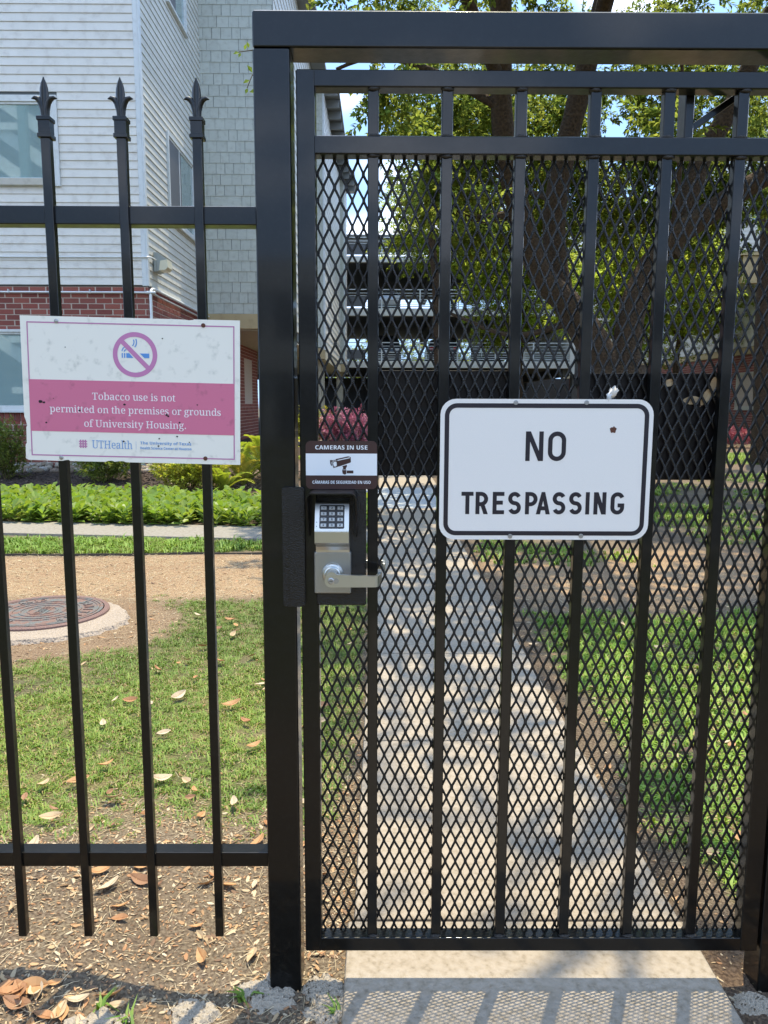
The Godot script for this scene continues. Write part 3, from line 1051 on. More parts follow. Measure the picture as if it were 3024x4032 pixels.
	for a in [[-0.0125, 0.0285, 0.0108], [-0.0125, 0.0285, 0.0162]]:
		var arc := []
		for q in 9:
			var g := deg_to_rad(lerpf(-48.0 if a[2] < 0.012 else -42.0, 28.0 if a[2] < 0.012 else 24.0, q / 8.0))
			arc.append(Vector2(cc.x + a[0] + cos(g) * a[2], yb + a[1] + sin(g) * a[2]))
		m.stroke(arc, 0.0022, 0.0005, Vector3.ZERO, Basis())
	put("cigarette_symbol", m.mesh(), M.blue_ink, t)
	# pits where the face is knocked through
	for q in [[-0.197, -0.027, 0.0035], [-0.190, -0.0285, 0.0024], [-0.169, -0.0195, 0.0009], [-0.1135, -0.0445, 0.0023], [-0.0155, -0.0295, 0.0024], [0.0755, -0.0495, 0.0024], [0.0790, -0.0525, 0.0020], [0.1425, -0.0265, 0.0014], [-0.1865, -0.0720, 0.0018], [0.1035, -0.0655, 0.0018], [0.1010, -0.0800, 0.0012], [0.0585, -0.1015, 0.0016], [0.0975, -0.0960, 0.0018], [0.0565, -0.1175, 0.0018], [-0.0195, -0.1090, 0.0018], [0.1240, -0.1080, 0.0012], [0.0690, 0.1130, 0.0012], [-0.1400, 0.0900, 0.0010]]:
		m = MB.new()
		var pp := PackedVector2Array()
		for i in 9:
			var a := TAU * i / 9.0
			pp.append(Vector2(q[0], q[1]) + Vector2(cos(a) * 1.25, sin(a)) * q[2] * r2.randf_range(0.75, 1.1))
		m.prism(pp, 0.0, 0.0011)
		put("pit", m.mesh(), M.hole, t)
	var inv := Basis(Vector3(0, 0, 1), -rot)
	for b in [[-0.4315, 1.5785, false], [-0.1175, 1.5705, true], [-0.4365, 1.2865, false], [-0.1210, 1.2855, true]]:
		m = MB.new()
		var rel := inv * Vector3(b[0] + 0.277, b[1] - 1.431, 0.0)
		m.lathe([Vector2(0.0046, 0.0), Vector2(0.0046, 0.0012), Vector2(0.0035, 0.0026), Vector2(0.0, 0.0031)], 16, rel, Basis(Vector3(1, 0, 0), Vector3(0, 0, 1), Vector3(0, -1, 0)))
		put("bolt", m.mesh(), M.rust if b[2] else M.zinc, t)


func make_fence() -> void:
	var t := thing("picket_fence", "black steel picket fence with spear finials left of the gate", "fence")
	for r in [[0.3125, 0.3490], [1.7795, 1.8175]]:
		var m := MB.new()
		m.span(Vector3(-2.35, r[0], -0.058), Vector3(-0.0005, r[1], -0.019), 0.002)
		put("rail", m.mesh(), M.paint, t)
	var pm := MB.new()
	pm.span(Vector3(-0.0097, 0.135, -0.0097), Vector3(0.0097, 1.956, 0.0097), 0.0018)
	var picket := pm.mesh()
	var cm := MB.new()
	cm.box(Vector3(0, 1.9545, 0), Vector3(0.0285, 0.0085, 0.0285), 0.001)
	cm.box(Vector3(0, 1.9715, 0), Vector3(0.0245, 0.030, 0.0245), 0.001)
	cm.box(Vector3(0, 1.9880, 0), Vector3(0.0285, 0.0085, 0.0285), 0.001)
	var collar := cm.mesh()
	var fm := MB.new()
	# spear: four sided with a swelling middle
	var pr := [[1.990, 0.0075, 0.0068], [2.012, 0.0072, 0.0060], [2.026, 0.0088, 0.0058], [2.038, 0.0098, 0.0056], [2.050, 0.0086, 0.0050], [2.060, 0.0058, 0.0040], [2.0675, 0.0024, 0.0022], [2.0715, 0.0010, 0.0010]]
	var rings := []
	for p in pr:
		var ring := []
		for s in 12:
			var a := TAU * s / 12.0
			ring.append(Vector3(cos(a) * p[1], p[0], sin(a) * p[2]))
		rings.append(ring)
	for i in rings.size() - 1:
		for s in 12:
			var s2 := (s + 1) % 12
			var n0 := Vector3(cos(TAU * s / 12.0), 0.15, sin(TAU * s / 12.0) * 1.5).normalized()
			var n1 := Vector3(cos(TAU * s2 / 12.0), 0.15, sin(TAU * s2 / 12.0) * 1.5).normalized()
			fm.quad_n(rings[i][s], rings[i][s2], rings[i + 1][s2], rings[i + 1][s], n0, n1, n1, n0)
	for sx in [-1.0, 1.0]:
		var pts := [Vector3(sx * 0.0030, 1.990, 0), Vector3(sx * 0.0042, 2.006, 0.0005), Vector3(sx * 0.0075, 2.020, 0.001), Vector3(sx * 0.0130, 2.0285, 0.001), Vector3(sx * 0.0200, 2.0310, 0.001), Vector3(sx * 0.0265, 2.0292, 0.001)]
		fm.tube(pts, [0.0055, 0.0056, 0.0060, 0.0058, 0.0040, 0.0008], 10)
	var finial := fm.mesh()
	for i in 12:
		var x := -0.1305 + 0.0097 - 0.1575 * i
		var at := Vector3(x, 0, -0.0215)
		put("picket", picket, M.paint, t, at)
		put("collar", collar, M.paint, t, at)
		put("finial", finial, M.paint, t, at)
	var ep := MB.new()
	ep.span(Vector3(-2.425, -0.1, -POST), Vector3(-2.35, 2.1, 0), 0.004)
	put("end_post", ep.mesh(), M.paint, t)
	# same fence goes on beyond the right post
	t = thing("picket_fence", "black steel picket fence to the right of the gate", "fence")
	for r in [[0.3125, 0.3490], [1.7795, 1.8175]]:
		var m := MB.new()
		m.span(Vector3(1.255, r[0], -0.058), Vector3(3.2, r[1], -0.019), 0.002)
		put("rail", m.mesh(), M.paint, t)
	for i in 12:
		var at := Vector3(1.41 + 0.1575 * i, 0, -0.0215)
		put("picket", picket, M.paint, t, at)
		put("collar", collar, M.paint, t, at)
		put("finial", finial, M.paint, t, at)


# ------------------------------------------------------------------ ground
func sst(a: float, b: float, x: float) -> float:
	return smoothstep(a, b, x)


func ground_y(x: float, z: float) -> float:
	var y := 0.0
	y += 0.055 * sst(-0.15, -0.55, x) * sst(-0.9, -0.35, z)
	y += 0.17 * sst(-9.8, -12.3, z) * sst(0.1, -0.5, x)
	y += 0.16 * sst(-17.0, -25.0, z) * sst(0.0, -2.0, x)
	if z > -9.0 and z < 1.6 and absf(x) < 5.0:
		y += 0.006 * noise_a.get_noise_2d(x * 60.0, z * 60.0) + 0.008 * noise_b.get_noise_2d(x * 8.0, z * 8.0)
	if x > 0.12 and x < 1.15:
		y = minf(y, -0.004)
	return y


# how much lawn grows here, 0 to 1
func lawn(x: float, z: float) -> float:
	var nz := noise_b.get_noise_2d(x * 14.0, z * 14.0)
	var nf := noise_a.get_noise_2d(x * 45.0, z * 45.0)
	var zj := z + nz * 0.22
	var g := 0.0
	if x < 0.16:
		# left lawn between the fence dirt and the dry trail
		g = sst(-0.48, -0.95, zj) * sst(-3.86, -3.55, zj)
		# bare ground round the manhole
		var d := Vector2((x + 1.97) * 0.95, z + 3.15).length() + nz * 0.14
		g *= sst(0.80, 1.02, d)
		g *= 1.0 - 0.45 * sst(0.15, 0.55, nf + nz * 0.5)
		g *= 1.0 - 0.8 * sst(-0.05, 0.2, x) * sst(-2.2, -1.2, z)
		g = maxf(g, sst(-5.32, -5.5, z + nz * 0.12 + 0.07 * (x + 3.0)) * sst(-6.45, -6.25, z - 0.11 * (x + 3.3)))
		if z < -6.3:
			g = 0.0
	elif x > 1.11:
		var e := sst(1.12, 1.35, x + nz * 0.2)
		g = sst(-0.16, -0.42, zj + (0.25 if x < 1.3 else 0.0)) * sst(-3.5, -3.15, zj) * e
		g *= 1.0 - 0.55 * sst(0.1, 0.45, nf + nz * 0.8)
		var far := sst(-4.8, -5.1, zj) * sst(-16.0, -13.0, z) * e
		far *= 0.75 * sst(-0.25, 0.3, noise_b.get_noise_2d(x * 5.0 + 40.0, z * 5.0))
		g = maxf(g, far)
		if x > 4.0:
			g = maxf(g, sst(-16.6, -17.2, z) * sst(-21.3, -20.8, z))
	return g


func ground_color(x: float, z: float) -> Color:
	var nz := noise_b.get_noise_2d(x * 9.0, z * 9.0)
	var nf := noise_a.get_noise_2d(x * 40.0, z * 40.0)
	var dirt := Color(0.15, 0.113, 0.078).lerp(Color(0.23, 0.18, 0.124), clampf(0.5 + nf * 0.6 + nz * 0.4, 0, 1))
	var turf := Color(0.10, 0.115, 0.035).lerp(Color(0.2, 0.175, 0.07), clampf(0.5 + nf, 0, 1))
	var straw := Color(0.34, 0.225, 0.135).lerp(Color(0.42, 0.30, 0.185), clampf(0.5 + nf * 0.5 + nz * 0.4, 0, 1))
	var mulch := Color(0.05, 0.036, 0.028).lerp(Color(0.1, 0.066, 0.046), clampf(0.5 + nf * 0.8, 0, 1))
	var c := dirt
	if z < 0.6:
		c = c.lerp(turf, lawn(x, z))
		var zt := z + nz * 0.12
		var s := sst(-3.62, -3.9, zt) * sst(-5.42, -5.2, zt + (0.06 * (x + 3.0) if x < 0.2 else 0.35))
		c = c.lerp(straw, s)
		if x < 0.2:
			var d := Vector2((x + 1.97) * 0.95, z + 3.15).length() + nz * 0.14
			c = c.lerp(straw * 0.8, 0.75 * sst(1.05, 0.7, d) * (1.0 - s))
			c = c.lerp(mulch, sst(-7.0, -7.3, z))
			c = c.lerp(Color(0.3, 0.22, 0.17), 0.6 * sst(-10.6, -11.4, z) * sst(-2.9, -1.9, x) * sst(-16.0, -14.0, z))
		elif x > 1.11:
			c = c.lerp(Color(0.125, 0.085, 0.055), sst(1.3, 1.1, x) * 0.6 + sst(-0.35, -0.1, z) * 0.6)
			c = c.lerp(Color(0.2, 0.145, 0.095), sst(-11.5, -13.5, z) * (1.0 - lawn(x, z)))
	else:
		c = c.lerp(Color(0.13, 0.14, 0.06), sst(1.2, 2.4, z))
	if z < -24.0:
		c = c.lerp(Color(0.13, 0.12, 0.08), sst(-24.0, -28.0, z))
	return c


func make_ground() -> void:
	var xs := []
	for v in [-160, -90, -50, -30, -20, -14, -10, -8, -6.5, -5.6, -5.0, -4.6, -4.3]:
		xs.append(float(v))
	var f := -4.1
	while f < 4.4:
		xs.append(f)
		f += 0.045 if f > -1.0 and f < 1.9 else 0.075
	for v in [4.5, 4.8, 5.2, 5.8, 6.5, 7.3, 8.2, 9.2, 10.4, 12, 14, 17, 22, 30, 50, 90, 160]:
		xs.append(float(v))
	var zs := []
	for v in [160, 90, 50, 30, 20, 14, 10, 7, 5, 4, 3.3, 2.7, 2.2, 1.9, 1.7]:
		zs.append(float(v))
	f = 1.55
	while f > -9.0:
		zs.append(f)
		f -= 0.04 if f > -1.4 else 0.075
	f = -9.1
	while f > -26.0:
		zs.append(f)
		f -= 0.3
	for v in [-27, -29, -32, -36, -42, -50, -65, -90, -160]:
		zs.append(float(v))
	var nx := xs.size()
	var nz := zs.size()
	var v := PackedVector3Array()
	var c := PackedColorArray()
	var uv := PackedVector2Array()
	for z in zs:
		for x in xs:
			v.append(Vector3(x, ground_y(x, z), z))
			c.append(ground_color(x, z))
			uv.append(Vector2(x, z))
	var n := PackedVector3Array()
	n.resize(v.size())
	for j in nz:
		for i in nx:
			var a: Vector3 = v[j * nx + maxi(i - 1, 0)]
			var b: Vector3 = v[j * nx + mini(i + 1, nx - 1)]
			var d: Vector3 = v[maxi(j - 1, 0) * nx + i]
			var e: Vector3 = v[mini(j + 1, nz - 1) * nx + i]
			var nn := (b - a).cross(d - e)
			n[j * nx + i] = (nn if nn.y > 0 else -nn).normalized()
	var idx := PackedInt32Array()
	for j in nz - 1:
		for i in nx - 1:
			var a := j * nx + i
			idx.append_array(PackedInt32Array([a, a + nx, a + 1, a + 1, a + nx, a + nx + 1]))
	var am := ArrayMesh.new()
	var arr := []
	arr.resize(Mesh.ARRAY_MAX)
	arr[Mesh.ARRAY_VERTEX] = v
	arr[Mesh.ARRAY_NORMAL] = n
	arr[Mesh.ARRAY_COLOR] = c
	arr[Mesh.ARRAY_TEX_UV] = uv
	arr[Mesh.ARRAY_INDEX] = idx
	am.add_surface_from_arrays(Mesh.PRIMITIVE_TRIANGLES, arr)
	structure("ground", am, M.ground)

	# street behind the photographer
	var m := MB.new()
	m.span(Vector3(-160, -0.05, 5.2), Vector3(160, 0.006, 13.5))
	structure("road", m.mesh(), M.asphalt)
	m = MB.new()
	m.span(Vector3(-160, -0.05, 5.0), Vector3(160, 0.13, 5.2), 0.01)
	structure("kerb", m.mesh(), M.walk)

	# concrete path through the gate: cast slabs with tooled joints
	var path := Node3D.new()
	path.name = "path"
	add_child(path)
	path.set_meta("kind", "structure")
	var joints := [3.2, 2.05, 0.9, -0.24, -1.37, -2.50, -3.63, -4.76, -5.89, -6.95, -7.75, -8.6]
	for i in joints.size() - 1:
		slab(path, 0.195 if i != 2 else 0.178, 1.083 + (0.01 if i == 2 else 0.0), joints[i], joints[i + 1], 0.017 + rr(-0.001, 0.001), M.path)
	for i in 3:
		slab(path, 0.235, 1.25, -11.2 - i * 1.3, -12.5 - i * 1.3, 0.017, M.path)
	for i in 3:
		slab(path, -1.5 + i * 1.6, -1.5 + (i + 1) * 1.6, -8.62, -11.18, 0.019, M.plaza)

	# sidewalk crossing on the left, a little askew
	var walk := Node3D.new()
	walk.name = "sidewalk"
	add_child(walk)
	walk.set_meta("kind", "structure")
	walk.position = Vector3(0.19, 0, -6.39)
	walk.rotation.y = -atan(0.11)
	for i in 8:
		slab(walk, -1.0 - 1.19 * (i + 1) + 0.98, -1.0 - 1.19 * i + 0.98, 0.36, -0.42, 0.028, M.walk)
	# walk under the overhang of the house
	slab(walk, -4.4, -1.2, -13.2, -16.8, 0.36, M.walk)

	# edging of the trail
	m = MB.new()
	var pts := []
	for i in 26:
		var x := -4.2 + i * 0.17
		pts.append(Vector3(x, 0.004 + 0.004 * sin(i * 1.3), -5.33 - 0.06 * (x + 3.0) + 0.35 * 0.0 + 0.012 * sin(i * 0.7)))
	for i in 25:
		var a: Vector3 = pts[i]
		var b: Vector3 = pts[i + 1]
		var d := (b - a).normalized()
		m.box((a + b) * 0.5, Vector3(a.distance_to(b), 0.03, 0.005), 0.0, Basis(d, Vector3(0, 1, 0), d.cross(Vector3(0, 1, 0))))
	var e := put("trail_edging", m.mesh(), M.edging)
	tag(e, "thin dark metal edging between the dry trail and grass strip", "edging")


func slab(parent: Node3D, x0: float, x1: float, z0: float, z1: float, top: float, mat: Material) -> void:
	var m := MB.new()
	m.span(Vector3(x0, top - 0.1, z1 + 0.004), Vector3(x1, top, z0 - 0.004), 0.006)
	put("slab", m.mesh(), mat, parent)


func make_manhole() -> void:
	var c := Vector3(-1.965, 0.0, -3.27)
	# ragged concrete apron
	var m := MB.new()
	var ring_o := []
	var ring_i := []
	for s in 60:
		var a := TAU * s / 60.0
		var r := 0.50 + 0.03 * sin(a * 3.0 + 1.0) + 0.06 * noise_a.get_noise_1d(s * 23.0) + 0.14 * maxf(0.0, sin(a + 0.5))
		ring_o.append(c + Vector3(cos(a) * r, 0.006, sin(a) * r))
		ring_i.append(c + Vector3(cos(a) * 0.40, 0.032, sin(a) * 0.40))
	for s in 60:
		var s2 := (s + 1) % 60
		var o1: Vector3 = ring_o[s]
		var o2: Vector3 = ring_o[s2]
		var mid1: Vector3 = o1.lerp(ring_i[s], 0.15) + Vector3(0, 0.012, 0)
		var mid2: Vector3 = o2.lerp(ring_i[s2], 0.15) + Vector3(0, 0.012, 0)
		m.quad(o1 - Vector3(0, 0.03, 0), o2 - Vector3(0, 0.03, 0), mid2, mid1, Vector3(0, 1, 0))
		m.quad(mid1, mid2, ring_i[s2], ring_i[s], Vector3(0, 1, 0))
	var ap := put("concrete_apron", m.mesh(), M.collar)
	tag(ap, "ragged pale concrete apron round the sewer manhole", "apron")
	var t := thing("manhole_cover", "rusty round cast iron sewer manhole cover with ring lettering", "manhole cover", c + Vector3(0, 0.022, 0))
	m = MB.new()
	m.lathe([Vector2(0.425, -0.06), Vector2(0.418, 0.02), Vector2(0.410, 0.026), Vector2(0.385, 0.026), Vector2(0.383, 0.006)], 72)
	put("frame", m.mesh(), M.iron_rim, t)
	m = MB.new()
	var prof := [Vector2(0.378, -0.02), Vector2(0.378, 0.028), Vector2(0.360, 0.028), Vector2(0.359, 0.023)]
	for r in [0.345, 0.235, 0.19, 0.14, 0.09]:
		prof.append_array([Vector2(r + 0.007, 0.023), Vector2(r + 0.0055, 0.028), Vector2(r - 0.0055, 0.028), Vector2(r - 0.007, 0.023)])
	prof.append(Vector2(0.0, 0.023))
	m.lathe(prof, 72)
	m.box(Vector3(0, 0.0245, 0), Vector3(0.085, 0.005, 0.20), 0.001)
	put("cover", m.mesh(), M.iron, t)
	# lettering: reads towards the fence
	var right := Vector3(0, 0, 1)
	var up := Vector3(1, 0, 0)
	text("lettering", "SEWER", "Droid Sans", 700, Vector2(0.17, 0.05), Vector3(0, 0.0285, 0), Basis(right, up, right.cross(up)), M.iron, t, 0.006)
	var words := "CITY OF HOUSTON"
	for i in words.length():
		if words[i] == " ":
			continue
		var a := deg_to_rad(lerpf(-68.0, 68.0, i / float(words.length() - 1)))
		var o := -up * cos(a) + right * sin(a)
		var u := -o
		var r := right * cos(a) + up * sin(a)
		text("lettering", words[i], "Droid Sans", 700, Vector2(0.012 if words[i] == "I" else 0.036, 0.06), o * 0.288 + Vector3(0, 0.026, 0), Basis(r, u, r.cross(u)), M.iron, t, 0.006)
	words = "SANITARY"
	for i in words.length():
		var a := deg_to_rad(lerpf(-48.0, 48.0, i / float(words.length() - 1)))
		var o := up * cos(a) + right * sin(a)
		var r := right * cos(a) - up * sin(a)
		text("lettering", words[i], "Droid Sans", 700, Vector2(0.012 if words[i] == "I" else 0.036, 0.06), o * 0.288 + Vector3(0, 0.026, 0), Basis(r, o, r.cross(o)), M.iron, t, 0.006)


# ------------------------------------------------------------------ grass and litter
func blade(m: MB, base: Vector3, dir: Vector3, len: float, w: float, bend: float, c0: Color, c1: Color) -> void:
	var side := Vector3(-dir.z, 0, dir.x) * w * 0.5
	var up := Vector3(0, 1, 0)
	var p := [base, base + up * len * 0.55 * (1.0 - bend * 0.4) + dir * len * 0.22 * bend, base + up * len * (1.0 - bend * 0.75) + dir * len * (0.35 + 0.5 * bend)]
	var nn := (up * 0.7 - dir * 0.3).normalized()
	m.col = c0
	m.quad_n(p[0] - side, p[0] + side, p[1] + side * 0.9, p[1] - side * 0.9, nn, nn, nn, nn)
	m.col = c1
	m.tri(p[1] - side * 0.9, p[1] + side * 0.9, p[2], nn, nn, nn)


func tuft(seed_: int, blades: int, len: float, w: float, spread: float, dry: float) -> ArrayMesh:
	var r := RandomNumberGenerator.new()
	r.seed = seed_
	var m := MB.new()
	for i in blades:
		var a := r.randf() * TAU
		var d := Vector3(cos(a), 0, sin(a))
		var g := r.randf()
		var c := Color(0.085, 0.19, 0.02).lerp(Color(0.2, 0.29, 0.04), g)
		if r.randf() < dry:
			c = Color(0.42, 0.33, 0.17).lerp(Color(0.3, 0.25, 0.11), r.randf())
		var b := Vector3(r.randf_range(-1, 1), 0, r.randf_range(-1, 1)) * spread
		blade(m, b - Vector3(0, 0.004, 0), d, len * r.randf_range(0.55, 1.15), w * r.randf_range(0.7, 1.2), r.randf_range(0.45, 1.2), c * 0.95, c)
	return m.mesh()


func make_grass() -> void:
	var kinds := [tuft(1, 16, 0.030, 0.0036, 0.020, 0.16), tuft(2, 14, 0.040, 0.004, 0.021, 0.1), tuft(3, 15, 0.026, 0.0048, 0.022, 0.28)]
	var wide := [tuft(4, 9, 0.075, 0.0075, 0.02, 0.06), tuft(5, 8, 0.062, 0.008, 0.022, 0.08)]
	var xf := [[], [], [], [], []]
	var cl := [[], [], [], [], []]
	var regions := [
		[-4.3, 0.18, -0.4, -4.0, 1500.0, 0],
		[-6.0, 0.18, -5.2, -6.6, 620.0, 2],
		[1.10, 4.2, -0.1, -3.6, 800.0, 1],
		[1.10, 8.5, -4.7, -14.0, 170.0, 1],
		[4.0, 13.0, -16.5, -21.5, 110.0, 1],
	]
	for g in regions:
		var count := int((g[1] - g[0]) * (g[2] - g[3]) * g[4])
		for i in count:
			var x := rr(g[0], g[1])
			var z := rr(g[3], g[2])
			var den := lawn(x, z)
			if rng.randf() > den:
				continue
			if x < 0.2 and Vector2(x + 1.965, z + 3.27).length() < 0.6:
				continue
			var k := rng.randi() % 3
			var s := rr(0.7, 1.25)
			if g[5] == 1:
				k = 3 + rng.randi() % 2
				if z < -4.0:
					s *= 1.5
			elif g[5] == 2:
				k = 1 if rng.randf() < 0.7 else 3
				s *= 1.45
			var nz := noise_b.get_noise_2d(x * 7.0 + 9.0, z * 7.0)
			var tone := clampf(0.95 + nz * 0.35 + rr(-0.12, 0.12), 0.6, 1.35)
			var yel := clampf(nz * 0.5 + rr(-0.1, 0.25), 0.0, 0.5)
			xf[k].append(Transform3D(Basis(Vector3(0, 1, 0), rng.randf() * TAU).scaled(Vector3(s, s * rr(0.8, 1.2), s)), Vector3(x, ground_y(x, z), z)))
			if k >= 3:
				tone *= 1.35
			cl[k].append(Color(tone * (1.0 + yel * 0.4), tone, tone * (1.0 - yel * 0.2)))
	for k in 5:
		var o := scatter("lawn_grass", kinds[k] if k < 3 else wide[k - 3], M.grass, xf[k], cl[k])
		tag(o, ["short green lawn grass inside the fence", "longer lawn grass along the sidewalk strip", "low dry-tipped lawn grass inside the fence", "broad-bladed grass on the shaded lawn right of the path", "low broad-bladed grass right of the path"][k], "grass", "", "stuff")


func chip_mesh(seed_: int) -> ArrayMesh:
	var r := RandomNumberGenerator.new()
	r.seed = seed_
	var m := MB.new()
	var p := PackedVector2Array()
	var k := 6
	for i in k:
		var a := TAU * i / k
		p.append(Vector2(cos(a) * r.randf_range(0.8, 1.25), sin(a) * r.randf_range(0.22, 0.5)))
	m.prism(p, -0.08, 0.12, Vector3.ZERO, Basis(Vector3(1, 0, 0), -PI / 2))
	return m.mesh()


func straw_mesh(seed_: int) -> ArrayMesh:
	var r := RandomNumberGenerator.new()
	r.seed = seed_
	var m := MB.new()
	var pts := []
	for i in 4:
		pts.append(Vector3(i - 1.5, 0.06 + 0.06 * sin(i * 1.1), r.randf_range(-0.09, 0.09)) * 0.67)
	m.tube(pts, [0.03, 0.035, 0.03, 0.015], 4, false)
	return m.mesh()


func dry_leaf_mesh(seed_: int, lobed := false) -> ArrayMesh:
	var r := RandomNumberGenerator.new()
	r.seed = seed_
	var m := MB.new()
	var n := 9
	var curl := r.randf_range(0.3, 1.1)
	var twist := r.randf_range(-1.1, 1.1)
	var L := []
	var R := []
	var C := []
	for i in n:
		var u := float(i) / (n - 1)
		var w := 0.23 * pow(sin(PI * clampf(u * 0.94 + 0.03, 0, 1)), 0.8)
		if lobed:
			w *= 1.0 + 0.35 * sin(u * 17.0)
		var y := 0.05 + curl * 0.35 * (u - 0.5) * (u - 0.5) * 4.0 * 0.5
		var tw := twist * (u - 0.5)
		var s := Vector3(0, sin(tw), cos(tw))
		C.append(Vector3(u - 0.5, y, 0.03 * sin(u * 3.0)))
		L.append(C[i] + s * w + Vector3(0, w * 0.45, 0))
		R.append(C[i] - s * w + Vector3(0, w * 0.35, 0))
	for i in n - 1:
		var k := 0.92 + 0.16 * r.randf()
		m.col = Color(k, k, k)
		m.quad(L[i], L[i + 1], C[i + 1], C[i], Vector3(0, 1, -0.3))
		m.col = Color(k * 0.95, k * 0.93, k * 0.9)
		m.quad(C[i], C[i + 1], R[i + 1], R[i], Vector3(0, 1, 0.3))
	m.col = Color(0.75, 0.6, 0.5)
	m.tube([C[0] - Vector3(0.12, 0.0, 0.01), C[0], C[4], C[8]], [0.009, 0.009, 0.008, 0.003], 4, false)
	return m.mesh()


func make_litter() -> void:
	# bits of bark, seed and straw on the bare soil
	var chips := [chip_mesh(1), chip_mesh(2), chip_mesh(3)]
	var straws := [straw_mesh(4), straw_mesh(5)]
	var tones := [Color(0.42, 0.3, 0.17), Color(0.33, 0.2, 0.1), Color(0.48, 0.37, 0.23), Color(0.2, 0.12, 0.07), Color(0.43, 0.26, 0.13), Color(0.5, 0.4, 0.27), Color(0.36, 0.19, 0.09)]
	var xf := [[], [], [], [], []]
	var cl := [[], [], [], [], []]
	# [x0, x1, z0, z1, count, size]
	for g in [[-1.1, 0.2, -1.1, 0.45, 15000, 1.0], [-2.6, -1.1, -1.1, 0.6, 12000, 1.2], [1.5, 3.2, -0.5, 0.5, 5000, 1.2], [0.06, 0.22, -3.0, 0.3, 900, 1.0], [1.06, 1.7, -1.2, 0.4, 1500, 1.0], [-3.6, -0.4, -3.9, -2.1, 3200, 1.5], [-4.3, 0.2, -5.4, -3.8, 7500, 1.5], [-4.3, 0.18, -3.8, -0.8, 3200, 1.2], [1.1, 4.2, -5.0, -0.3, 4200, 1.4], [-3.3, -1.0, -12.5, -10.2, 700, 3.0]]:
		for i in g[4]:
			var x := rr(g[0], g[1])
			var z := rr(g[2], g[3])
			var keep := 1.0 - 0.75 * lawn(x, z)
			if rng.randf() > keep:
				continue
			if x > 0.19 and x < 1.085 and rng.randf() > 0.02:
				continue
			if Vector2(x + 1.965, z + 3.27).length() < 0.5 and rng.randf() > 0.12:
				continue
			var st := rng.randf() < (0.14 if z > -3.6 else 0.6)
			var k := (3 + rng.randi() % 2) if st else rng.randi() % 3
			var s: float = (rr(0.010, 0.026) if st else rr(0.0022, 0.0068) * (1.0 if rng.randf() < 0.85 else rr(1.5, 2.4))) * g[5]
			var y := ground_y(x, z) + (0.017 if x > 0.19 and x < 1.085 else 0.001)
			var b := Basis(Vector3(0, 1, 0), rng.randf() * TAU) * Basis(Vector3(0, 0, 1), rr(-0.35, 0.35)) * Basis(Vector3(1, 0, 0), rr(-0.4, 0.4))
			xf[k].append(Transform3D(b.scaled(Vector3(s, s, s)), Vector3(x, y + s * 0.1, z)))
			var c: Color = tones[rng.randi() % tones.size()]
			if st:
				c = Color(0.55, 0.43, 0.25).lerp(Color(0.68, 0.57, 0.38), rng.randf())
			cl[k].append(c * rr(0.75, 1.1))
	for k in 5:
		var o := scatter("ground_litter", chips[k] if k < 3 else straws[k - 3], M.litter, xf[k], cl[k])
		tag(o, ["small tan bark chips strewn over the bare soil", "small brown seed husks strewn over the bare soil", "pale grit and chips strewn over the bare soil", "dry straw strewn over the soil and trail", "dry bent straw strewn over the soil and trail"][k], "litter", "", "stuff")
	# fallen leaves, each one its own
	var lm := [dry_leaf_mesh(11), dry_leaf_mesh(12), dry_leaf_mesh(13), dry_leaf_mesh(14)]
	var mats := []
	for cc in [Color(0.47, 0.35, 0.21), Color(0.45, 0.25, 0.11), Color(0.36, 0.18, 0.08), Color(0.52, 0.42, 0.29), Color(0.28, 0.15, 0.08)]:
		var mm: StandardMaterial3D = M.dry.duplicate()
		mm.albedo_color = lin(cc.r, cc.g, cc.b)
		mats.append(mm)
	# [x, z, length, yaw, tone] of leaves that stand out, then many more
	var known := [[-0.70, -1.83, 0.085, 1.0, 3], [-0.42, -1.72, 0.09, 0.35, 1], [-0.33, -1.98, 0.06, 0.2, 3], [-0.3, -1.9, 0.05, 1.4, 0], [0.0, -1.72, 0.07, -0.3, 4], [-0.02, -1.55, 0.075, -0.9, 0], [-0.85, -1.0, 0.08, 0.5, 1], [-0.55, -1.02, 0.075, 0.4, 3], [-0.25, -0.62, 0.08, -0.6, 3], [-0.13, -0.62, 0.075, 1.0, 1], [-0.08, -0.56, 0.06, 1.4, 0], [0.0, -0.62, 0.06, 0.2, 1], [-0.50, -0.32, 0.075, 0.9, 3], [-0.44, -0.25, 0.05, 0.2, 1], [-0.06, -0.11, 0.06, 1.5, 0], [-0.50, 0.04, 0.035, 0.4, 1], [-0.23, -0.22, 0.04, 0.3, 1], [-0.21, -0.19, 0.035, 2.2, 0], [-0.62, 0.09, 0.085, 0.4, 0], [-0.55, 0.11, 0.075, -0.3, 4], [-0.52, 0.07, 0.06, 1.9, 3], [-0.43, 0.08, 0.05, 0.3, 3], [0.135, -0.03, 0.03, 1.4, 1], [-0.08, -0.75, 0.06, 0.8, 3], [-0.35, -0.78, 0.05, 1.2, 1], [1.42, -0.62, 0.07, 1.3, 1], [1.3, -0.55, 0.06, 0.4, 0], [1.28, -0.3, 0.07, 1.1, 1], [1.5, -0.35, 0.08, 0.2, 0], [1.7, -1.3, 0.06, 0.8, 1], [1.15, -1.15, 0.05, 0.9, 1], [1.28, -1.6, 0.05, 1.0, 3], [1.5, -1.25, 0.06, 0.3, 4]]
	for i in 14:
		known.append([rr(-0.62, -0.36), rr(0.05, 0.17), rr(0.04, 0.085), rr(0, TAU), rng.randi() % 4])
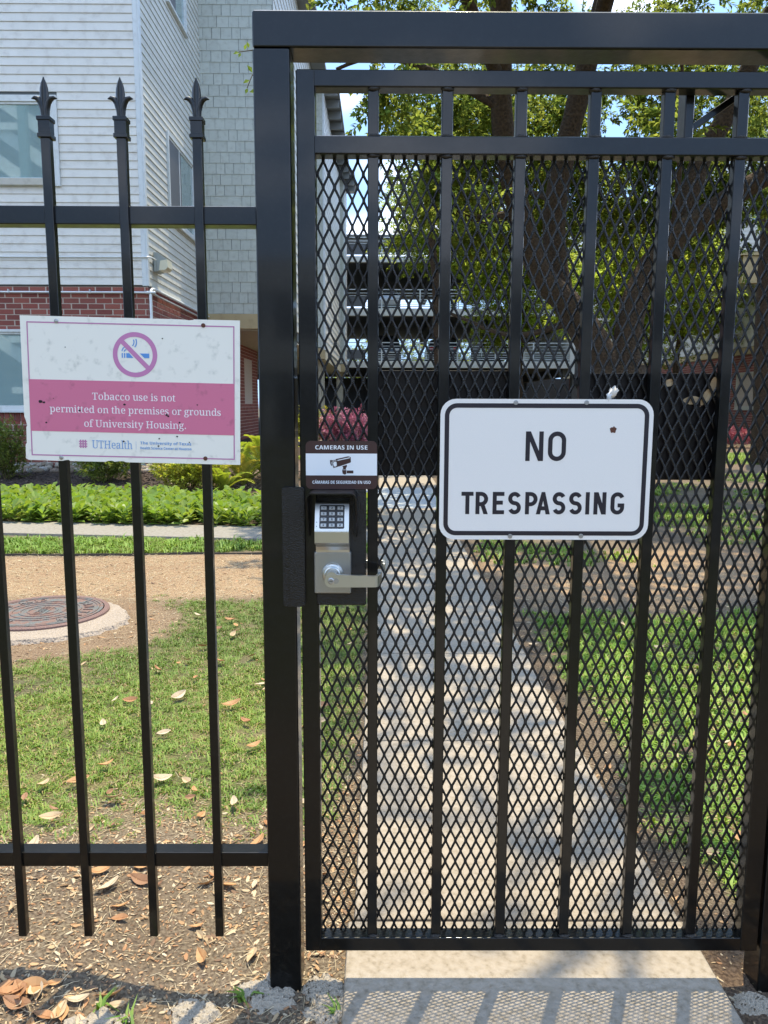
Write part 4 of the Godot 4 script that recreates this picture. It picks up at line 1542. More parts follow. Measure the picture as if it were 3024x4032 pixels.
	for i in 105:
		var x := rr(-1.0, 0.15)
		var z := rr(-3.4, 0.15)
		if i < 34:
			z = rr(-0.95, -0.35)
		if i > 79:
			x = rr(1.12, 3.2)
			z = rr(-3.2, -0.2)
		known.append([x, z, rr(0.035, 0.075), rr(0, TAU), rng.randi() % 5])
	for i in known.size():
		var q: Array = known[i]
		var o := put("fallen_leaf", lm[i % 4], mats[q[4]])
		o.basis = (Basis(Vector3(0, 1, 0), q[3]) * Basis(Vector3(1, 0, 0), rr(-0.6, 0.6)) * Basis(Vector3(0, 0, 1), rr(-0.2, 0.2))).scaled(Vector3(q[2], q[2], q[2]))
		o.position = Vector3(q[0], ground_y(q[0], q[1]) + 0.002 + (0.022 if lawn(q[0], q[1]) > 0.4 else 0.002), q[1])
		var left: bool = q[0] < 0.2
		var tone: String = ["tan", "orange-brown", "rust-brown", "bleached", "dark brown"][q[4]]
		var place := "among the grass" if lawn(q[0], q[1]) > 0.4 else "on bare soil"
		var near := ""
		if left:
			near = "beside the gate post" if q[0] > -0.12 else ("behind the third picket gap" if q[0] > -0.29 else ("behind the second picket gap" if q[0] > -0.45 else "behind the leftmost pickets"))
		else:
			near = "along the path's right edge" if q[0] < 1.6 else "well right of the path"
		var zone := "close to the fence" if q[1] > -0.6 else ("in the near lawn" if q[1] > -1.9 else "in the far lawn")
		tag(o, "%s fallen leaf %s, %s, %s" % [tone, place, zone, near], "leaf", "fallen leaves left of the gate" if left else "fallen leaves right of the path")
	# dead leaves caught between mesh and plate
	var caught := [[0.901, 1.455, 0.034, 0.3, "dead leaf caught high in the gate mesh nearest the sign"], [0.953, 1.417, 0.04, 0.1, "dead leaf lying low in the gate mesh, lowest of the caught leaves"], [0.984, 1.424, 0.042, 1.1, "dead leaf caught in the gate mesh beside the last bar, lower one"], [0.9995, 1.444, 0.046, 1.5, "dead leaf standing upright in the gate mesh beside the last bar"]]
	for i in caught.size():
		var q: Array = caught[i]
		var o := put("caught_leaf", lm[i], mats[[0, 0, 0, 0][i]])
		o.basis = (Basis(Vector3(0, 0, 1), q[3]) * Basis(Vector3(1, 0, 0), PI / 2)).scaled(Vector3(q[2], q[2], q[2] * 0.12))
		o.position = Vector3(q[0], q[1], -0.0432)
		tag(o, q[4], "leaf")
	# broken concrete beside the posts
	for q in [[-0.17, 0.075, 0.05, "pale broken concrete lump on the soil left of the gate post"], [-0.37, 0.16, 0.06, "pale broken concrete lump at the picture's lower left edge"], [0.15, 0.06, 0.045, "grey broken concrete lump beside the path edge"], [1.16, 0.04, 0.035, "pale broken concrete flake right of the path"]]:
		var o := put("concrete_lump", crumble_mesh(q[2], q[2] * 0.35, int(q[0] * 991) + 500), M.rubble)
		o.position = Vector3(q[0], ground_y(q[0], q[1]) + 0.001, q[1])
		tag(o, q[3], "rubble")


# ------------------------------------------------------------------ buildings
var board_cache := {}


# tapered lap board lying along x, front towards +z
func board_mesh(length: float, expo: float) -> ArrayMesh:
	var key := "%.2f_%.3f" % [length, expo]
	if board_cache.has(key):
		return board_cache[key]
	var m := MB.new()
	var h := length * 0.5
	var p := [Vector2(0.0, -0.004), Vector2(0.021, -0.004), Vector2(0.0225, -0.001), Vector2(0.006, expo + 0.012), Vector2(0.0, expo + 0.012)]
	for i in 4:
		var a: Vector2 = p[i]
		var b: Vector2 = p[i + 1]
		m.quad(Vector3(-h, a.y, a.x), Vector3(h, a.y, a.x), Vector3(h, b.y, b.x), Vector3(-h, b.y, b.x), Vector3(0, -(b.x - a.x), b.y - a.y))
	for s in [-1.0, 1.0]:
		m.quad(Vector3(s * h, p[0].y, p[0].x), Vector3(s * h, p[2].y, p[2].x), Vector3(s * h, p[3].y, p[3].x), Vector3(s * h, p[4].y, p[4].x), Vector3(s, 0, 0))
	board_cache[key] = m.mesh()
	return board_cache[key]


# rows of boards on a wall; u runs along `right` from `org`, holes are [u0, u1, y0, y1]
func clad(parent: Node3D, org: Vector3, right: Vector3, length: float, y0: float, y1: float, expo: float, mats: Array, holes := [], split := true) -> void:
	var out := right.cross(Vector3(0, 1, 0))
	var bs := Basis(right, Vector3(0, 1, 0), out)
	var y := y0
	while y < y1:
		var segs := [[0.0, length]]
		for q in holes:
			if y + expo * 0.5 > q[2] and y + expo * 0.5 < q[3]:
				var nx := []
				for s in segs:
					if q[1] <= s[0] or q[0] >= s[1]:
						nx.append(s)
					else:
						if q[0] > s[0]: nx.append([s[0], q[0]])
						if q[1] < s[1]: nx.append([q[1], s[1]])
				segs = nx
		for s in segs:
			var cuts := [s[0]]
			if split and s[1] - s[0] > 2.0:
				cuts.append(snappedf(s[0] + (s[1] - s[0]) * rr(0.25, 0.75), 0.1))
			cuts.append(s[1])
			for i in cuts.size() - 1:
				var l: float = cuts[i + 1] - cuts[i] - 0.003
				var o := put("clapboard", board_mesh(snappedf(l, 0.01), expo), mats[rng.randi() % mats.size()], parent)
				o.basis = bs
				o.position = org + right * (cuts[i] + cuts[i + 1]) * 0.5 + Vector3(0, y, 0)
		y += expo


func shingles(parent: Node3D, org: Vector3, length: float, y0: float, y1: float, expo: float, widths: Array) -> void:
	var cache := {}
	var y := y0
	var row := 0
	while y < y1:
		var x := -0.02 if row % 2 == 0 else -0.14
		var k := row * 3
		while x < length:
			var w: float = widths[k % widths.size()]
			var a := maxf(x, 0.0)
			var b := minf(x + w, length)
			if b - a > 0.03:
				var key := "%.2f" % (b - a)
				if not cache.has(key):
					var m := MB.new()
					var h := (b - a) * 0.5 - 0.003
					var p := [Vector2(0.0, -0.002), Vector2(0.016, -0.002), Vector2(0.004, expo + 0.01), Vector2(0.0, expo + 0.01)]
					for i in 3:
						m.quad(Vector3(-h, p[i].y, p[i].x), Vector3(h, p[i].y, p[i].x), Vector3(h, p[i + 1].y, p[i + 1].x), Vector3(-h, p[i + 1].y, p[i + 1].x), Vector3(0, -(p[i + 1].x - p[i].x), p[i + 1].y - p[i].y))
					for s in [-1.0, 1.0]:
						m.quad(Vector3(s * h, p[0].y, p[0].x), Vector3(s * h, p[1].y, p[1].x), Vector3(s * h, p[2].y, p[2].x), Vector3(s * h, p[3].y, p[3].x), Vector3(s, 0, 0))
					cache[key] = m.mesh()
				put("shingle", cache[key], M.shingle[rng.randi() % 4], parent, org + Vector3((a + b) * 0.5, y + rr(-0.002, 0.002), 0))
			x += w
			k += 1
		y += expo
		row += 1


var brick_cache := {}


func brick_mesh(l: float) -> ArrayMesh:
	var key := "%.2f" % l
	if not brick_cache.has(key):
		var m := MB.new()
		m.box(Vector3.ZERO, Vector3(l, 0.0865, 0.06), 0.003)
		brick_cache[key] = m.mesh()
	return brick_cache[key]


# running-bond wall; pick(u, y) tells which bricks stand out singly, the rest are joined in one field
func brick_wall(parent: Node3D, org: Vector3, right: Vector3, length: float, y0: float, courses: int, holes: Array, pick: Callable) -> void:
	var out := right.cross(Vector3(0, 1, 0))
	var bs := Basis(right, Vector3(0, 1, 0), out)
	var field := MB.new()
	var any := false
	for r in courses:
		var y := y0 + r * 0.1016 + 0.05
		var u := -0.1524 if r % 2 else 0.0
		while u < length:
			var a := maxf(u, 0.0)
			var b := minf(u + 0.2895, length)
			u += 0.3048
			var parts := [[a, b]]
			for q in holes:
				if y > q[2] and y < q[3]:
					var nx := []
					for s in parts:
						if q[1] <= s[0] or q[0] >= s[1]:
							nx.append(s)
						else:
							if q[0] > s[0] + 0.04: nx.append([s[0], q[0]])
							if q[1] < s[1] - 0.04: nx.append([q[1], s[1]])
					parts = nx
			for s in parts:
				if s[1] - s[0] < 0.03:
					continue
				var mid: float = (s[0] + s[1]) * 0.5
				var at := org + right * mid + Vector3(0, y, 0) + out * (-0.018 + rr(-0.0015, 0.0015))
				if pick.call(mid, y):
					var o := put("brick", brick_mesh(snappedf(s[1] - s[0], 0.02)), M.brick[rng.randi() % 5], parent)
					o.basis = bs
					o.position = at
				else:
					var k := rr(0.8, 1.15)
					field.col = Color(0.32 * k, 0.096 * k, 0.074 * k)
					field.box(at, Vector3(s[1] - s[0], 0.0865, 0.06), 0.0, bs)
					any = true
	if any:
		var f := put("brick_field", field.mesh(), M.brick_v, parent)
		f.set_meta("kind", "stuff")
	var mo := MB.new()
	mo.box(org + right * length * 0.5 + Vector3(0, y0 + courses * 0.0508, 0) - out * 0.014, Vector3(length, courses * 0.1016, 0.04), 0.0, bs)
	put("mortar", mo.mesh(), M.mortar, parent)


# window lying along `right`, with parts; u0..u1, y0..y1 outer size
func window(parent: Node3D, org: Vector3, right: Vector3, u0: float, u1: float, y0: float, y1: float, trim: float, frame_m: Material, kind: String, sill := true, mullion := 0.5) -> void:
	var out := right.cross(Vector3(0, 1, 0))
	var bs := Basis(right, Vector3(0, 1, 0), out)
	var c := org + right * (u0 + u1) * 0.5 + Vector3(0, (y0 + y1) * 0.5, 0)
	var w := u1 - u0
	var h := y1 - y0
	var m := MB.new()
	for s in [-1.0, 1.0]:
		m.box(c + bs * Vector3(s * (w - trim) * 0.5, 0, 0.03), Vector3(trim, h, 0.06), 0.004, bs)
		m.box(c + bs * Vector3(0, s * (h - trim) * 0.5, 0.029), Vector3(w - trim * 2.0, trim, 0.058), 0.004, bs)
	var win := put("window", m.mesh(), frame_m, parent)
	var iw := w - trim * 2.0
	var ih := h - trim * 2.0
	m = MB.new()
	for s in [-1.0, 1.0]:
		m.box(c + bs * Vector3(s * (iw * 0.5 - 0.02), 0, 0.02), Vector3(0.04, ih, 0.03), 0.003, bs)
		m.box(c + bs * Vector3(0, s * (ih * 0.5 - 0.02), 0.0195), Vector3(iw - 0.08, 0.04, 0.03), 0.003, bs)
	if mullion > 0.0:
		m.box(c + bs * Vector3(iw * (mullion - 0.5), 0, 0.0205), Vector3(0.045, ih - 0.08, 0.03), 0.003, bs)
	put("sash", m.mesh(), frame_m, win)
	m = MB.new()
	m.box(c + bs * Vector3(0, 0, 0.014), Vector3(iw - 0.06, ih - 0.06, 0.004), 0.0, bs)
	put("pane", m.mesh(), M.glass, win)
	if kind == "blind":
		m = MB.new()
		var y := -ih * 0.5 + 0.03
		while y < ih * 0.5 - 0.03:
			m.box(c + bs * Vector3(0, y, 0.004), Vector3(iw - 0.04, 0.026, 0.003), 0.0, bs * Basis(Vector3(1, 0, 0), 0.28))
			y += 0.025
		put("blind", m.mesh(), M.blind, win)
		m = MB.new()
		m.box(c + bs * Vector3(0, 0, -0.004), Vector3(iw, ih, 0.004), 0.0, bs)
		put("room", m.mesh(), M.dark_room, win)
	else:
		m = MB.new()
		m.box(c + bs * Vector3(0, 0, 0.001), Vector3(iw, ih, 0.004), 0.0, bs)
		put("room", m.mesh(), M.dark_room, win)
		if kind == "screen":
			m = MB.new()
			m.box(c + bs * Vector3(-iw * 0.25, 0, 0.026), Vector3(iw * 0.5 - 0.06, ih - 0.07, 0.002), 0.0, bs)
			put("insect_screen", m.mesh(), M.screen_mesh, win)
	if sill:
		m = MB.new()
		m.box(c + bs * Vector3(0, -h * 0.5 - 0.02, 0.045), Vector3(w + 0.02, 0.045, 0.09), 0.004, bs)
		put("sill", m.mesh(), frame_m, win)


func slab_part(called: String, lo: Vector3, hi: Vector3, m: Material, parent: Node3D, b := 0.0) -> MeshInstance3D:
	var mb := MB.new()
	mb.span(lo, hi, b)
	return put(called, mb.mesh(), m, parent)


func make_house() -> void:
	var bv := M.brick[0].duplicate() as StandardMaterial3D
	bv.albedo_color = Color.WHITE
	bv.vertex_color_use_as_albedo = true
	M.brick_v = bv
	var t := thing("apartment_building", "grey clapboard apartment block on a red brick base behind the fence", "building")
	var xc := -4.05
	var zf := -13.0
	var top := 13.3
	var base := 0.08
	# masses behind the cladding
	slab_part("wall", Vector3(-16, 0, -25.6), Vector3(xc - 0.06, 3.52, zf - 0.06), M.backing, t)
	slab_part("wall", Vector3(-16, 3.5, -29.0), Vector3(xc - 0.004, top, zf - 0.004), M.backing, t)
	# brick base, front
	var sill_y := 1.17
	var hole := [-6.95 + 7.6, -5.6 + 7.6, 1.12, 2.76]
	brick_wall(t, Vector3(-7.6, base, zf), Vector3(1, 0, 0), 3.55, 0.0, 34, [[0.0, -5.6 + 7.6, 1.0, 2.68]], func(u: float, y: float) -> bool: return u > 0.5 and (y > 2.95 or u < 1.3 or y < 0.45))
	for i in 18:
		var o := put("brick", brick_mesh(0.20), M.brick[i % 5], t)
		o.basis = Basis(Vector3(0, 1, 0), Vector3(-1, 0, 0), Vector3(0, 0, 1))
		o.position = Vector3(-7.5 + i * 0.1016, 1.165, zf - 0.006)
	window(t, Vector3(0, 0, zf + 0.005), Vector3(1, 0, 0), -7.6, -5.62, 1.265, 2.755, 0.05, M.frame_white, "blind", true, 0.0)
	# brick base, side
	brick_wall(t, Vector3(xc, base, zf), Vector3(0, 0, -1), 12.6, 0.0, 34, [[9.95, 11.45, 1.3, 2.75]], func(u: float, y: float) -> bool: return u < 4.4 and y > 2.85)
	window(t, Vector3(xc - 0.09, 0, zf), Vector3(0, 0, -1), 9.97, 11.42, 1.38, 2.82, 0.05, M.frame_tan, "plain", true, 0.0)
	# siding, front
	clad(t, Vector3(-7.6, 0, zf), Vector3(1, 0, 0), 3.46, 3.57, top - 0.1, 0.1452, M.siding, [[-0.1, 2.055, 5.29, 6.84]])
	window(t, Vector3(0, 0, zf - 0.005), Vector3(1, 0, 0), -7.6, -5.545, 5.29, 6.84, 0.11, M.frame_white, "blind", false, 0.0)
	slab_part("window_sill", Vector3(-7.6, 5.30, zf + 0.05), Vector3(-5.72, 5.42, zf + 0.085), M.frame_tan, t, 0.004)
	# corner boards
	slab_part("corner_board", Vector3(xc - 0.088, 3.55, zf - 0.02), Vector3(xc - 0.004, top, zf + 0.028), M.trim, t, 0.003)
	slab_part("corner_board", Vector3(xc - 0.002, 3.55, zf - 0.075), Vector3(xc + 0.028, top, zf + 0.030), M.trim, t, 0.003)
	slab_part("starter_strip", Vector3(-7.6, 3.535, zf - 0.02), Vector3(xc - 0.09, 3.562, zf + 0.012), M.edging, t)
	slab_part("starter_strip", Vector3(xc - 0.02, 3.535, -17.8), Vector3(xc + 0.012, 3.562, zf - 0.08), M.edging, t)
	# siding, side wall
	clad(t, Vector3(xc, 0, zf - 0.08), Vector3(0, 0, -1), 4.70, 3.57, top - 0.1, 0.1452, M.side_board, [[1.50, 3.72, 5.1, 6.80], [1.82, 3.38, 9.36, 11.0]], false)
	window(t, Vector3(xc - 0.005, 0, zf - 0.08), Vector3(0, 0, -1), 1.50, 3.72, 5.1, 6.80, 0.07, M.frame_white, "screen", true, 0.42)
	window(t, Vector3(xc - 0.005, 0, zf - 0.08), Vector3(0, 0, -1), 1.82, 3.38, 9.36, 11.0, 0.07, M.frame_white, "screen", true, 0.0)
	# recessed shingled bay
	slab_part("wall", Vector3(xc, 3.3, -29.0), Vector3(-2.304, top, -17.80), M.backing, t)
	shingles(t, Vector3(xc, 0, -17.796), -2.304 - xc, 3.60, top - 0.1, 0.2515, [0.215, 0.255, 0.205, 0.275, 0.235, 0.245, 0.21])
	slab_part("fascia", Vector3(xc, 3.235, -17.86), Vector3(-2.28, 3.592, -17.765), M.beige, t, 0.004)
	slab_part("soffit", Vector3(xc, 3.2, -29.0), Vector3(-2.29, 3.236, -17.87), M.soffit, t)
	clad(t, Vector3(-2.30, 0, -17.8), Vector3(0, 0, -1), 11.1, 3.57, top - 0.1, 0.29, M.side_board, [], false)
	# eaves
	slab_part("roof", Vector3(-16, top, -29.4), Vector3(xc + 0.55, top + 0.16, zf + 0.55), M.canopy, t)
	slab_part("roof", Vector3(xc, top + 0.01, -29.4), Vector3(-1.75, top + 0.17, -17.3), M.canopy, t)

	# services on the wall
	var cz := zf + 0.055
	var s := thing("conduit", "galvanised conduit along the top of the brick base", "conduit")
	var m := MB.new()
	m.tube([Vector3(-7.6, 3.425, cz), Vector3(-4.12, 3.425, cz), Vector3(-4.03, 3.425, cz)], [0.022], 10)
	put("pipe", m.mesh(), M.conduit, s)
	m = MB.new()
	m.box(Vector3(-3.985, 3.425, cz + 0.002), Vector3(0.20, 0.058, 0.06), 0.02)
	put("corner_fitting", m.mesh(), M.conduit, s)
	m = MB.new()
	m.tube([Vector3(-3.985, 3.425, cz - 0.02), Vector3(-3.985, 3.415, -13.5), Vector3(-3.985, 3.40, -20.5)], [0.022], 8)
	put("pipe", m.mesh(), M.conduit, s)
	for x in [-5.1, -6.6]:
		m = MB.new()
		m.box(Vector3(x, 3.44, cz), Vector3(0.02, 0.075, 0.055), 0.004)
		put("clip", m.mesh(), M.conduit, s)
	s = thing("downpipe", "white plastic pipe bending down the brick corner", "pipe")
	m = MB.new()
	m.tube([Vector3(-3.985, 3.515, -20.0), Vector3(-3.985, 3.520, -13.25), Vector3(-3.985, 3.505, -13.06), Vector3(-3.985, 3.46, -12.965), Vector3(-3.985, 3.37, -12.94), Vector3(-3.985, 0.1, -12.94)], [0.026], 10)
	put("pipe", m.mesh(), M.pvc, s)
	s = thing("conduit", "thin grey conduit running across the siding to the wall lamp", "conduit")
	m = MB.new()
	m.tube([Vector3(-7.6, 4.055, zf + 0.04), Vector3(-4.0, 4.060, zf + 0.045), Vector3(-3.955, 4.060, zf - 0.02), Vector3(-3.955, 4.06, zf - 0.25)], [0.014], 8)
	put("pipe", m.mesh(), M.pvc, s)
	s = thing("wall_lamp", "grey wall pack lamp at the corner of the siding", "lamp", Vector3(xc + 0.03, 4.04, -13.48))
	m = MB.new()
	m.box(Vector3(0.03, 0, 0), Vector3(0.06, 0.36, 0.34), 0.01)
	put("back_box", m.mesh(), M.lamp_body, s)
	m = MB.new()
	var pr := PackedVector2Array([Vector2(0.06, 0.18), Vector2(0.24, 0.06), Vector2(0.25, 0.02), Vector2(0.10, -0.16), Vector2(0.06, -0.17)])
	m.prism(pr, -0.165, 0.165)
	put("hood", m.mesh(), M.lamp_body, s)
	m = MB.new()
	m.prism(PackedVector2Array([Vector2(0.13, 0.02), Vector2(0.262, 0.045), Vector2(0.268, -0.10), Vector2(0.22, -0.145), Vector2(0.10, -0.155)]), -0.15, 0.17)
	put("lens", m.mesh(), M.lamp_lens, s)


func make_wings() -> void:
	for w in [[-29.0, -41.0, -1.92, "shingled apartment wing farther back, nearer of the two strips left of the garage", 0], [-41.0, -44.2, -1.70, "shingled apartment wing farthest back, touching the garage", 1]]:
		var t := thing("apartment_wing", w[3], "building", Vector3.ZERO, "apartment wings receding towards the garage")
		slab_part("wall", Vector3(-10, 3.45, w[1]), Vector3(w[2] - 0.03, 13.2, w[0]), M.backing, t)
		shingles(t, Vector3(w[2] - 0.62, 0, w[0]), 0.62, 3.6, 13.1, 0.25, [0.21, 0.25, 0.2, 0.27])
		clad(t, Vector3(w[2] - 0.03, 0, w[0]), Vector3(0, 0, -1), w[0] - w[1], 3.6, 13.1, 0.29, M.siding, [], false)
		slab_part("corner_board", Vector3(w[2] - 0.05, 3.5, w[0] - 0.1), Vector3(w[2] + 0.02, 13.1, w[0] + 0.03), M.trim, t)
		slab_part("fascia", Vector3(-10, 3.15, w[0] - 0.1), Vector3(w[2], 3.56, w[0] + 0.02), M.beige, t)
		slab_part("soffit", Vector3(-10, 3.12, w[1]), Vector3(w[2] + 0.01, 3.45, w[0] - 0.11), M.soffit, t)
		# eaves with rafter tails
		slab_part("roof", Vector3(-10, 13.25, w[1]), Vector3(w[2] + 0.55, 13.4, w[0] + 0.5), M.canopy, t)
		for i in int((w[0] - w[1]) / 1.2):
			slab_part("rafter", Vector3(w[2], 12.95, w[0] - 0.4 - i * 1.2), Vector3(w[2] + 0.5, 13.24, w[0] - 0.3 - i * 1.2), M.canopy, t)
		for i in 3:
			slab_part("column", Vector3(w[2] - 0.5, 0, w[0] - 0.6 - i * 1.1 - 0.25), Vector3(w[2] - 0.25, 3.15, w[0] - 0.6 - i * 1.1), M.soffit, t)


func make_garage() -> void:
	var t := thing("parking_garage", "open concrete parking garage with pale deck edges and metal railings", "parking garage")
	var x0 := -9.0
	var x1 := 11.4
	var zf := -44.5
	var zb := -60.5
	for f in [[3.53, 3.93], [6.52, 6.96], [9.55, 9.89]]:
		slab_part("deck_edge", Vector3(x0, f[0], zf - 0.3), Vector3(x1, f[1], zf), M.concrete_white, t, 0.02)
		slab_part("deck", Vector3(x0, f[0] + 0.05, zb), Vector3(x1, f[1] - 0.06, zf - 0.3), M.garage_dark, t)
		slab_part("deck_edge", Vector3(x0, f[0], zb - 0.3), Vector3(x1, f[1], zb), M.concrete_white, t, 0.02)
		for i in 6:
			slab_part("beam", Vector3(x0 + 0.6 + i * 3.9, f[0] - 0.45, zb), Vector3(x0 + 1.0 + i * 3.9, f[0] + 0.06, zf - 0.35), M.garage_dark, t)
		# railing
		var y: float = f[1]
		for i in 10:
			slab_part("rail_post", Vector3(x0 + 0.3 + i * 2.24, y, zf - 0.12), Vector3(x0 + 0.38 + i * 2.24, y + 1.06, zf - 0.05), M.rail, t)
		for k in 7:
			var yy: float = y + [0.09, 0.22, 0.35, 0.48, 0.70, 0.85, 1.04][k]
			slab_part("rail_bar", Vector3(x0, yy, zf - 0.10), Vector3(x1, yy + (0.05 if k in [0, 3, 6] else 0.028), zf - 0.07), M.rail, t)
		slab_part("rail_panel", Vector3(-2.2, y + 0.12, zf - 0.066), Vector3(-0.65, y + 0.66, zf - 0.058), M.screen_mesh, t)
		slab_part("rail_bar", Vector3(x0, y + 0.95, zb), Vector3(x1, y + 1.0, zb + 0.05), M.rail, t)
	for i in 4:
		for z in [zf - 0.9, zb + 0.5]:
			slab_part("column", Vector3(x0 + 3.9 * i * 1.55 + 2.6, 0, z - 0.3), Vector3(x0 + 3.9 * i * 1.55 + 3.05, 9.6, z + 0.3), M.garage_dark, t)
	slab_part("end_wall", Vector3(x1, 3.2, zb), Vector3(x1 + 0.3, 10.9, zf + 0.05), M.concrete_white, t)
	slab_part("back_wall", Vector3(x0, 0, zb + 0.2), Vector3(x1 + 6.0, 3.45, zb + 0.4), M.garage_dark, t)
	# canopy roof over the top deck
	for i in 2:
		var y := 11.05 + i * 0.95
		var z := zf - 1.0 - i * 5.0
		slab_part("canopy_beam", Vector3(x0, y - 0.2, z - 0.2), Vector3(x1, y, z), M.canopy, t)
		slab_part("canopy_roof", Vector3(x0, y + 0.12, z - 4.8), Vector3(x1, y + 0.2, z + 0.3), M.canopy, t)
		var m := MB.new()
		for k in 68:
			m.box(Vector3(x0 + 0.15 + k * 0.3, y + 0.06, z - 2.3), Vector3(0.12, 0.12, 5.0))
		put("corrugation", m.mesh(), M.canopy, t)
	for i in 4:
		slab_part("canopy_post", Vector3(x0 + 1.0 + i * 5.5, 9.9, zf - 1.15), Vector3(x0 + 1.12 + i * 5.5, 11.0, zf - 1.02), M.rail, t)


func car(label: String, at: Vector3, paint: Material, tall: float, rear: bool) -> void:
	var t := thing("parked_car", label, "car", at, "cars parked in the garage")
	var h := tall
	# side outline, nose towards +z
	var prof := [Vector2(2.2, 0.32), Vector2(2.25, 0.62), Vector2(2.1, 0.86), Vector2(1.1, 0.98), Vector2(0.35, h - 0.08), Vector2(-0.1, h), Vector2(-1.6, h - 0.04), Vector2(-2.1, 0.98), Vector2(-2.22, 0.7), Vector2(-2.15, 0.3)]
	var m := MB.new()
	for i in prof.size():
		var a: Vector2 = prof[i]
		var b: Vector2 = prof[(i + 1) % prof.size()]
		var wa := 0.9 if a.y < 1.0 else 0.72
		var wb := 0.9 if b.y < 1.0 else 0.72
		m.quad(Vector3(-wa, a.y, a.x), Vector3(wa, a.y, a.x), Vector3(wb, b.y, b.x), Vector3(-wb, b.y, b.x), Vector3(0, b.x - a.x, -(b.y - a.y)) * -1.0 if false else Vector3(0, (a.y + b.y) * 0.5 - 0.7, (a.x + b.x) * 0.5))
		for s in [-1.0, 1.0]:
			m.tri(Vector3(s * wa, a.y, a.x), Vector3(s * wb, b.y, b.x), Vector3(s * 0.9, 0.65, 0), Vector3(s, 0.1, 0), Vector3(s, 0.1, 0), Vector3(s, 0.1, 0))
	put("body", m.mesh(), paint, t)
	m = MB.new()
	m.quad(Vector3(-0.78, 1.03, 1.09), Vector3(0.78, 1.03, 1.09), Vector3(0.66, h - 0.14, 0.44), Vector3(-0.66, h - 0.14, 0.44), Vector3(0, 0.5, 1))
	put("windscreen", m.mesh(), M.car_glass, t)
	m = MB.new()
	m.quad(Vector3(-0.78, 1.06, -2.10), Vector3(0.78, 1.06, -2.10), Vector3(0.66, h - 0.12, -1.70), Vector3(-0.66, h - 0.12, -1.70), Vector3(0, 0.3, -1))
	put("rear_window", m.mesh(), M.car_glass, t)
	for s in [-1.0, 1.0]:
		m = MB.new()
		m.box(Vector3(s * 0.68, 0.74, 2.2), Vector3(0.36, 0.14, 0.1), 0.03)
		put("headlight", m.mesh(), M.head_lamp, t)
		m = MB.new()
		m.box(Vector3(s * 0.72, 0.82, -2.17), Vector3(0.26, 0.2, 0.1), 0.03)
		put("tail_light", m.mesh(), M.tail_lamp, t)
		for z in [1.4, -1.4]:
			m = MB.new()
			m.lathe([Vector2(0.2, -0.1), Vector2(0.32, -0.1), Vector2(0.335, 0.0), Vector2(0.32, 0.1), Vector2(0.2, 0.1)], 20, Vector3(s * 0.82, 0.335, z), Basis(Vector3(0, 1, 0), Vector3(1, 0, 0), Vector3(0, 0, -1)))
			var wh := put("wheel", m.mesh(), M.tyre, t)
			m = MB.new()
			m.lathe([Vector2(0.2, -0.08), Vector2(0.2, 0.08), Vector2(0.0, 0.07)], 16, Vector3(s * 0.82, 0.335, z), Basis(Vector3(0, 1, 0), Vector3(s, 0, 0), Vector3(0, 0, -s)))
			put("rim", m.mesh(), M.rim, wh)
	m = MB.new()
	m.box(Vector3(0, 0.62, 2.24 if not rear else -2.22), Vector3(0.32, 0.16, 0.03), 0.005)
	put("number_plate", m.mesh(), M.sign_face, t)
	if rear:
		t.rotation.y = PI


func make_cars() -> void:
	car("dark sport utility vehicle on the first garage deck, left", Vector3(0.55, 3.88, -47.2), M.car_dark, 1.75, false)
	car("dark car on the first garage deck, right of the taller vehicle", Vector3(4.0, 3.88, -47.4), M.car_dark, 1.42, true)
	car("silver car on the second garage deck behind the railing", Vector3(0.5, 6.91, -47.2), M.car_silver, 1.45, false)
	car("dark car on the first garage deck, behind the oak trunk", Vector3(7.2, 3.88, -47.3), M.car_dark, 1.5, false)


func make_far_house() -> void:
	var t := thing("apartment_building", "brick and white siding building behind the trees at the right edge", "building")
	var x := 15.2
	slab_part("wall", Vector3(x + 0.06, 0, -62), Vector3(x + 9, 13, -24.0), M.backing, t)
	brick_wall(t, Vector3(x, 0.0, -62.0), Vector3(0, 0, 1), 38.0, 0.0, 34, [[27.0, 29.4, 1.2, 2.75], [31.0, 33.4, 1.2, 2.75]], func(_u: float, _y: float) -> bool: return false)
	window(t, Vector3(x + 0.02, 0, -62.0), Vector3(0, 0, 1), 27.0, 29.4, 1.25, 2.75, 0.08, M.frame_tan, "plain", true, 0.5)
	window(t, Vector3(x + 0.02, 0, -62.0), Vector3(0, 0, 1), 31.0, 33.4, 1.25, 2.75, 0.08, M.frame_tan, "plain", true, 0.5)
	slab_part("fascia", Vector3(x - 0.06, 3.48, -62), Vector3(x + 0.1, 3.75, -24.0), M.beige, t)
	clad(t, Vector3(x, 0, -62.0), Vector3(0, 0, 1), 38.0, 3.78, 12.8, 0.29, M.siding, [], false)
	for z in [-30.6, -34.6, -38.6]:
		window(t, Vector3(x - 0.02, 0, z), Vector3(0, 0, 1), 0.0, 1.6, 8.3, 10.0, 0.1, M.frame_white, "plain", true, 0.5)
	# projecting balcony
	slab_part("balcony", Vector3(13.6, 7.0, -35.0), Vector3(x - 0.01, 7.12, -28.2), M.beige, t)
	clad(t, Vector3(13.6, 0, -35.0), Vector3(0, 0, 1), 6.8, 7.14, 8.1, 0.145, M.siding, [], false)
	clad(t, Vector3(13.62, 0, -28.2), Vector3(1, 0, 0), 1.55, 7.14, 8.1, 0.145, M.siding, [], false)
	slab_part("balcony_wall", Vector3(13.63, 7.12, -35.0), Vector3(x - 0.02, 8.12, -28.24), M.backing, t)
	slab_part("bracket", Vector3(13.9, 6.0, -28.6), Vector3(x - 0.02, 6.98, -28.3), M.beige, t)


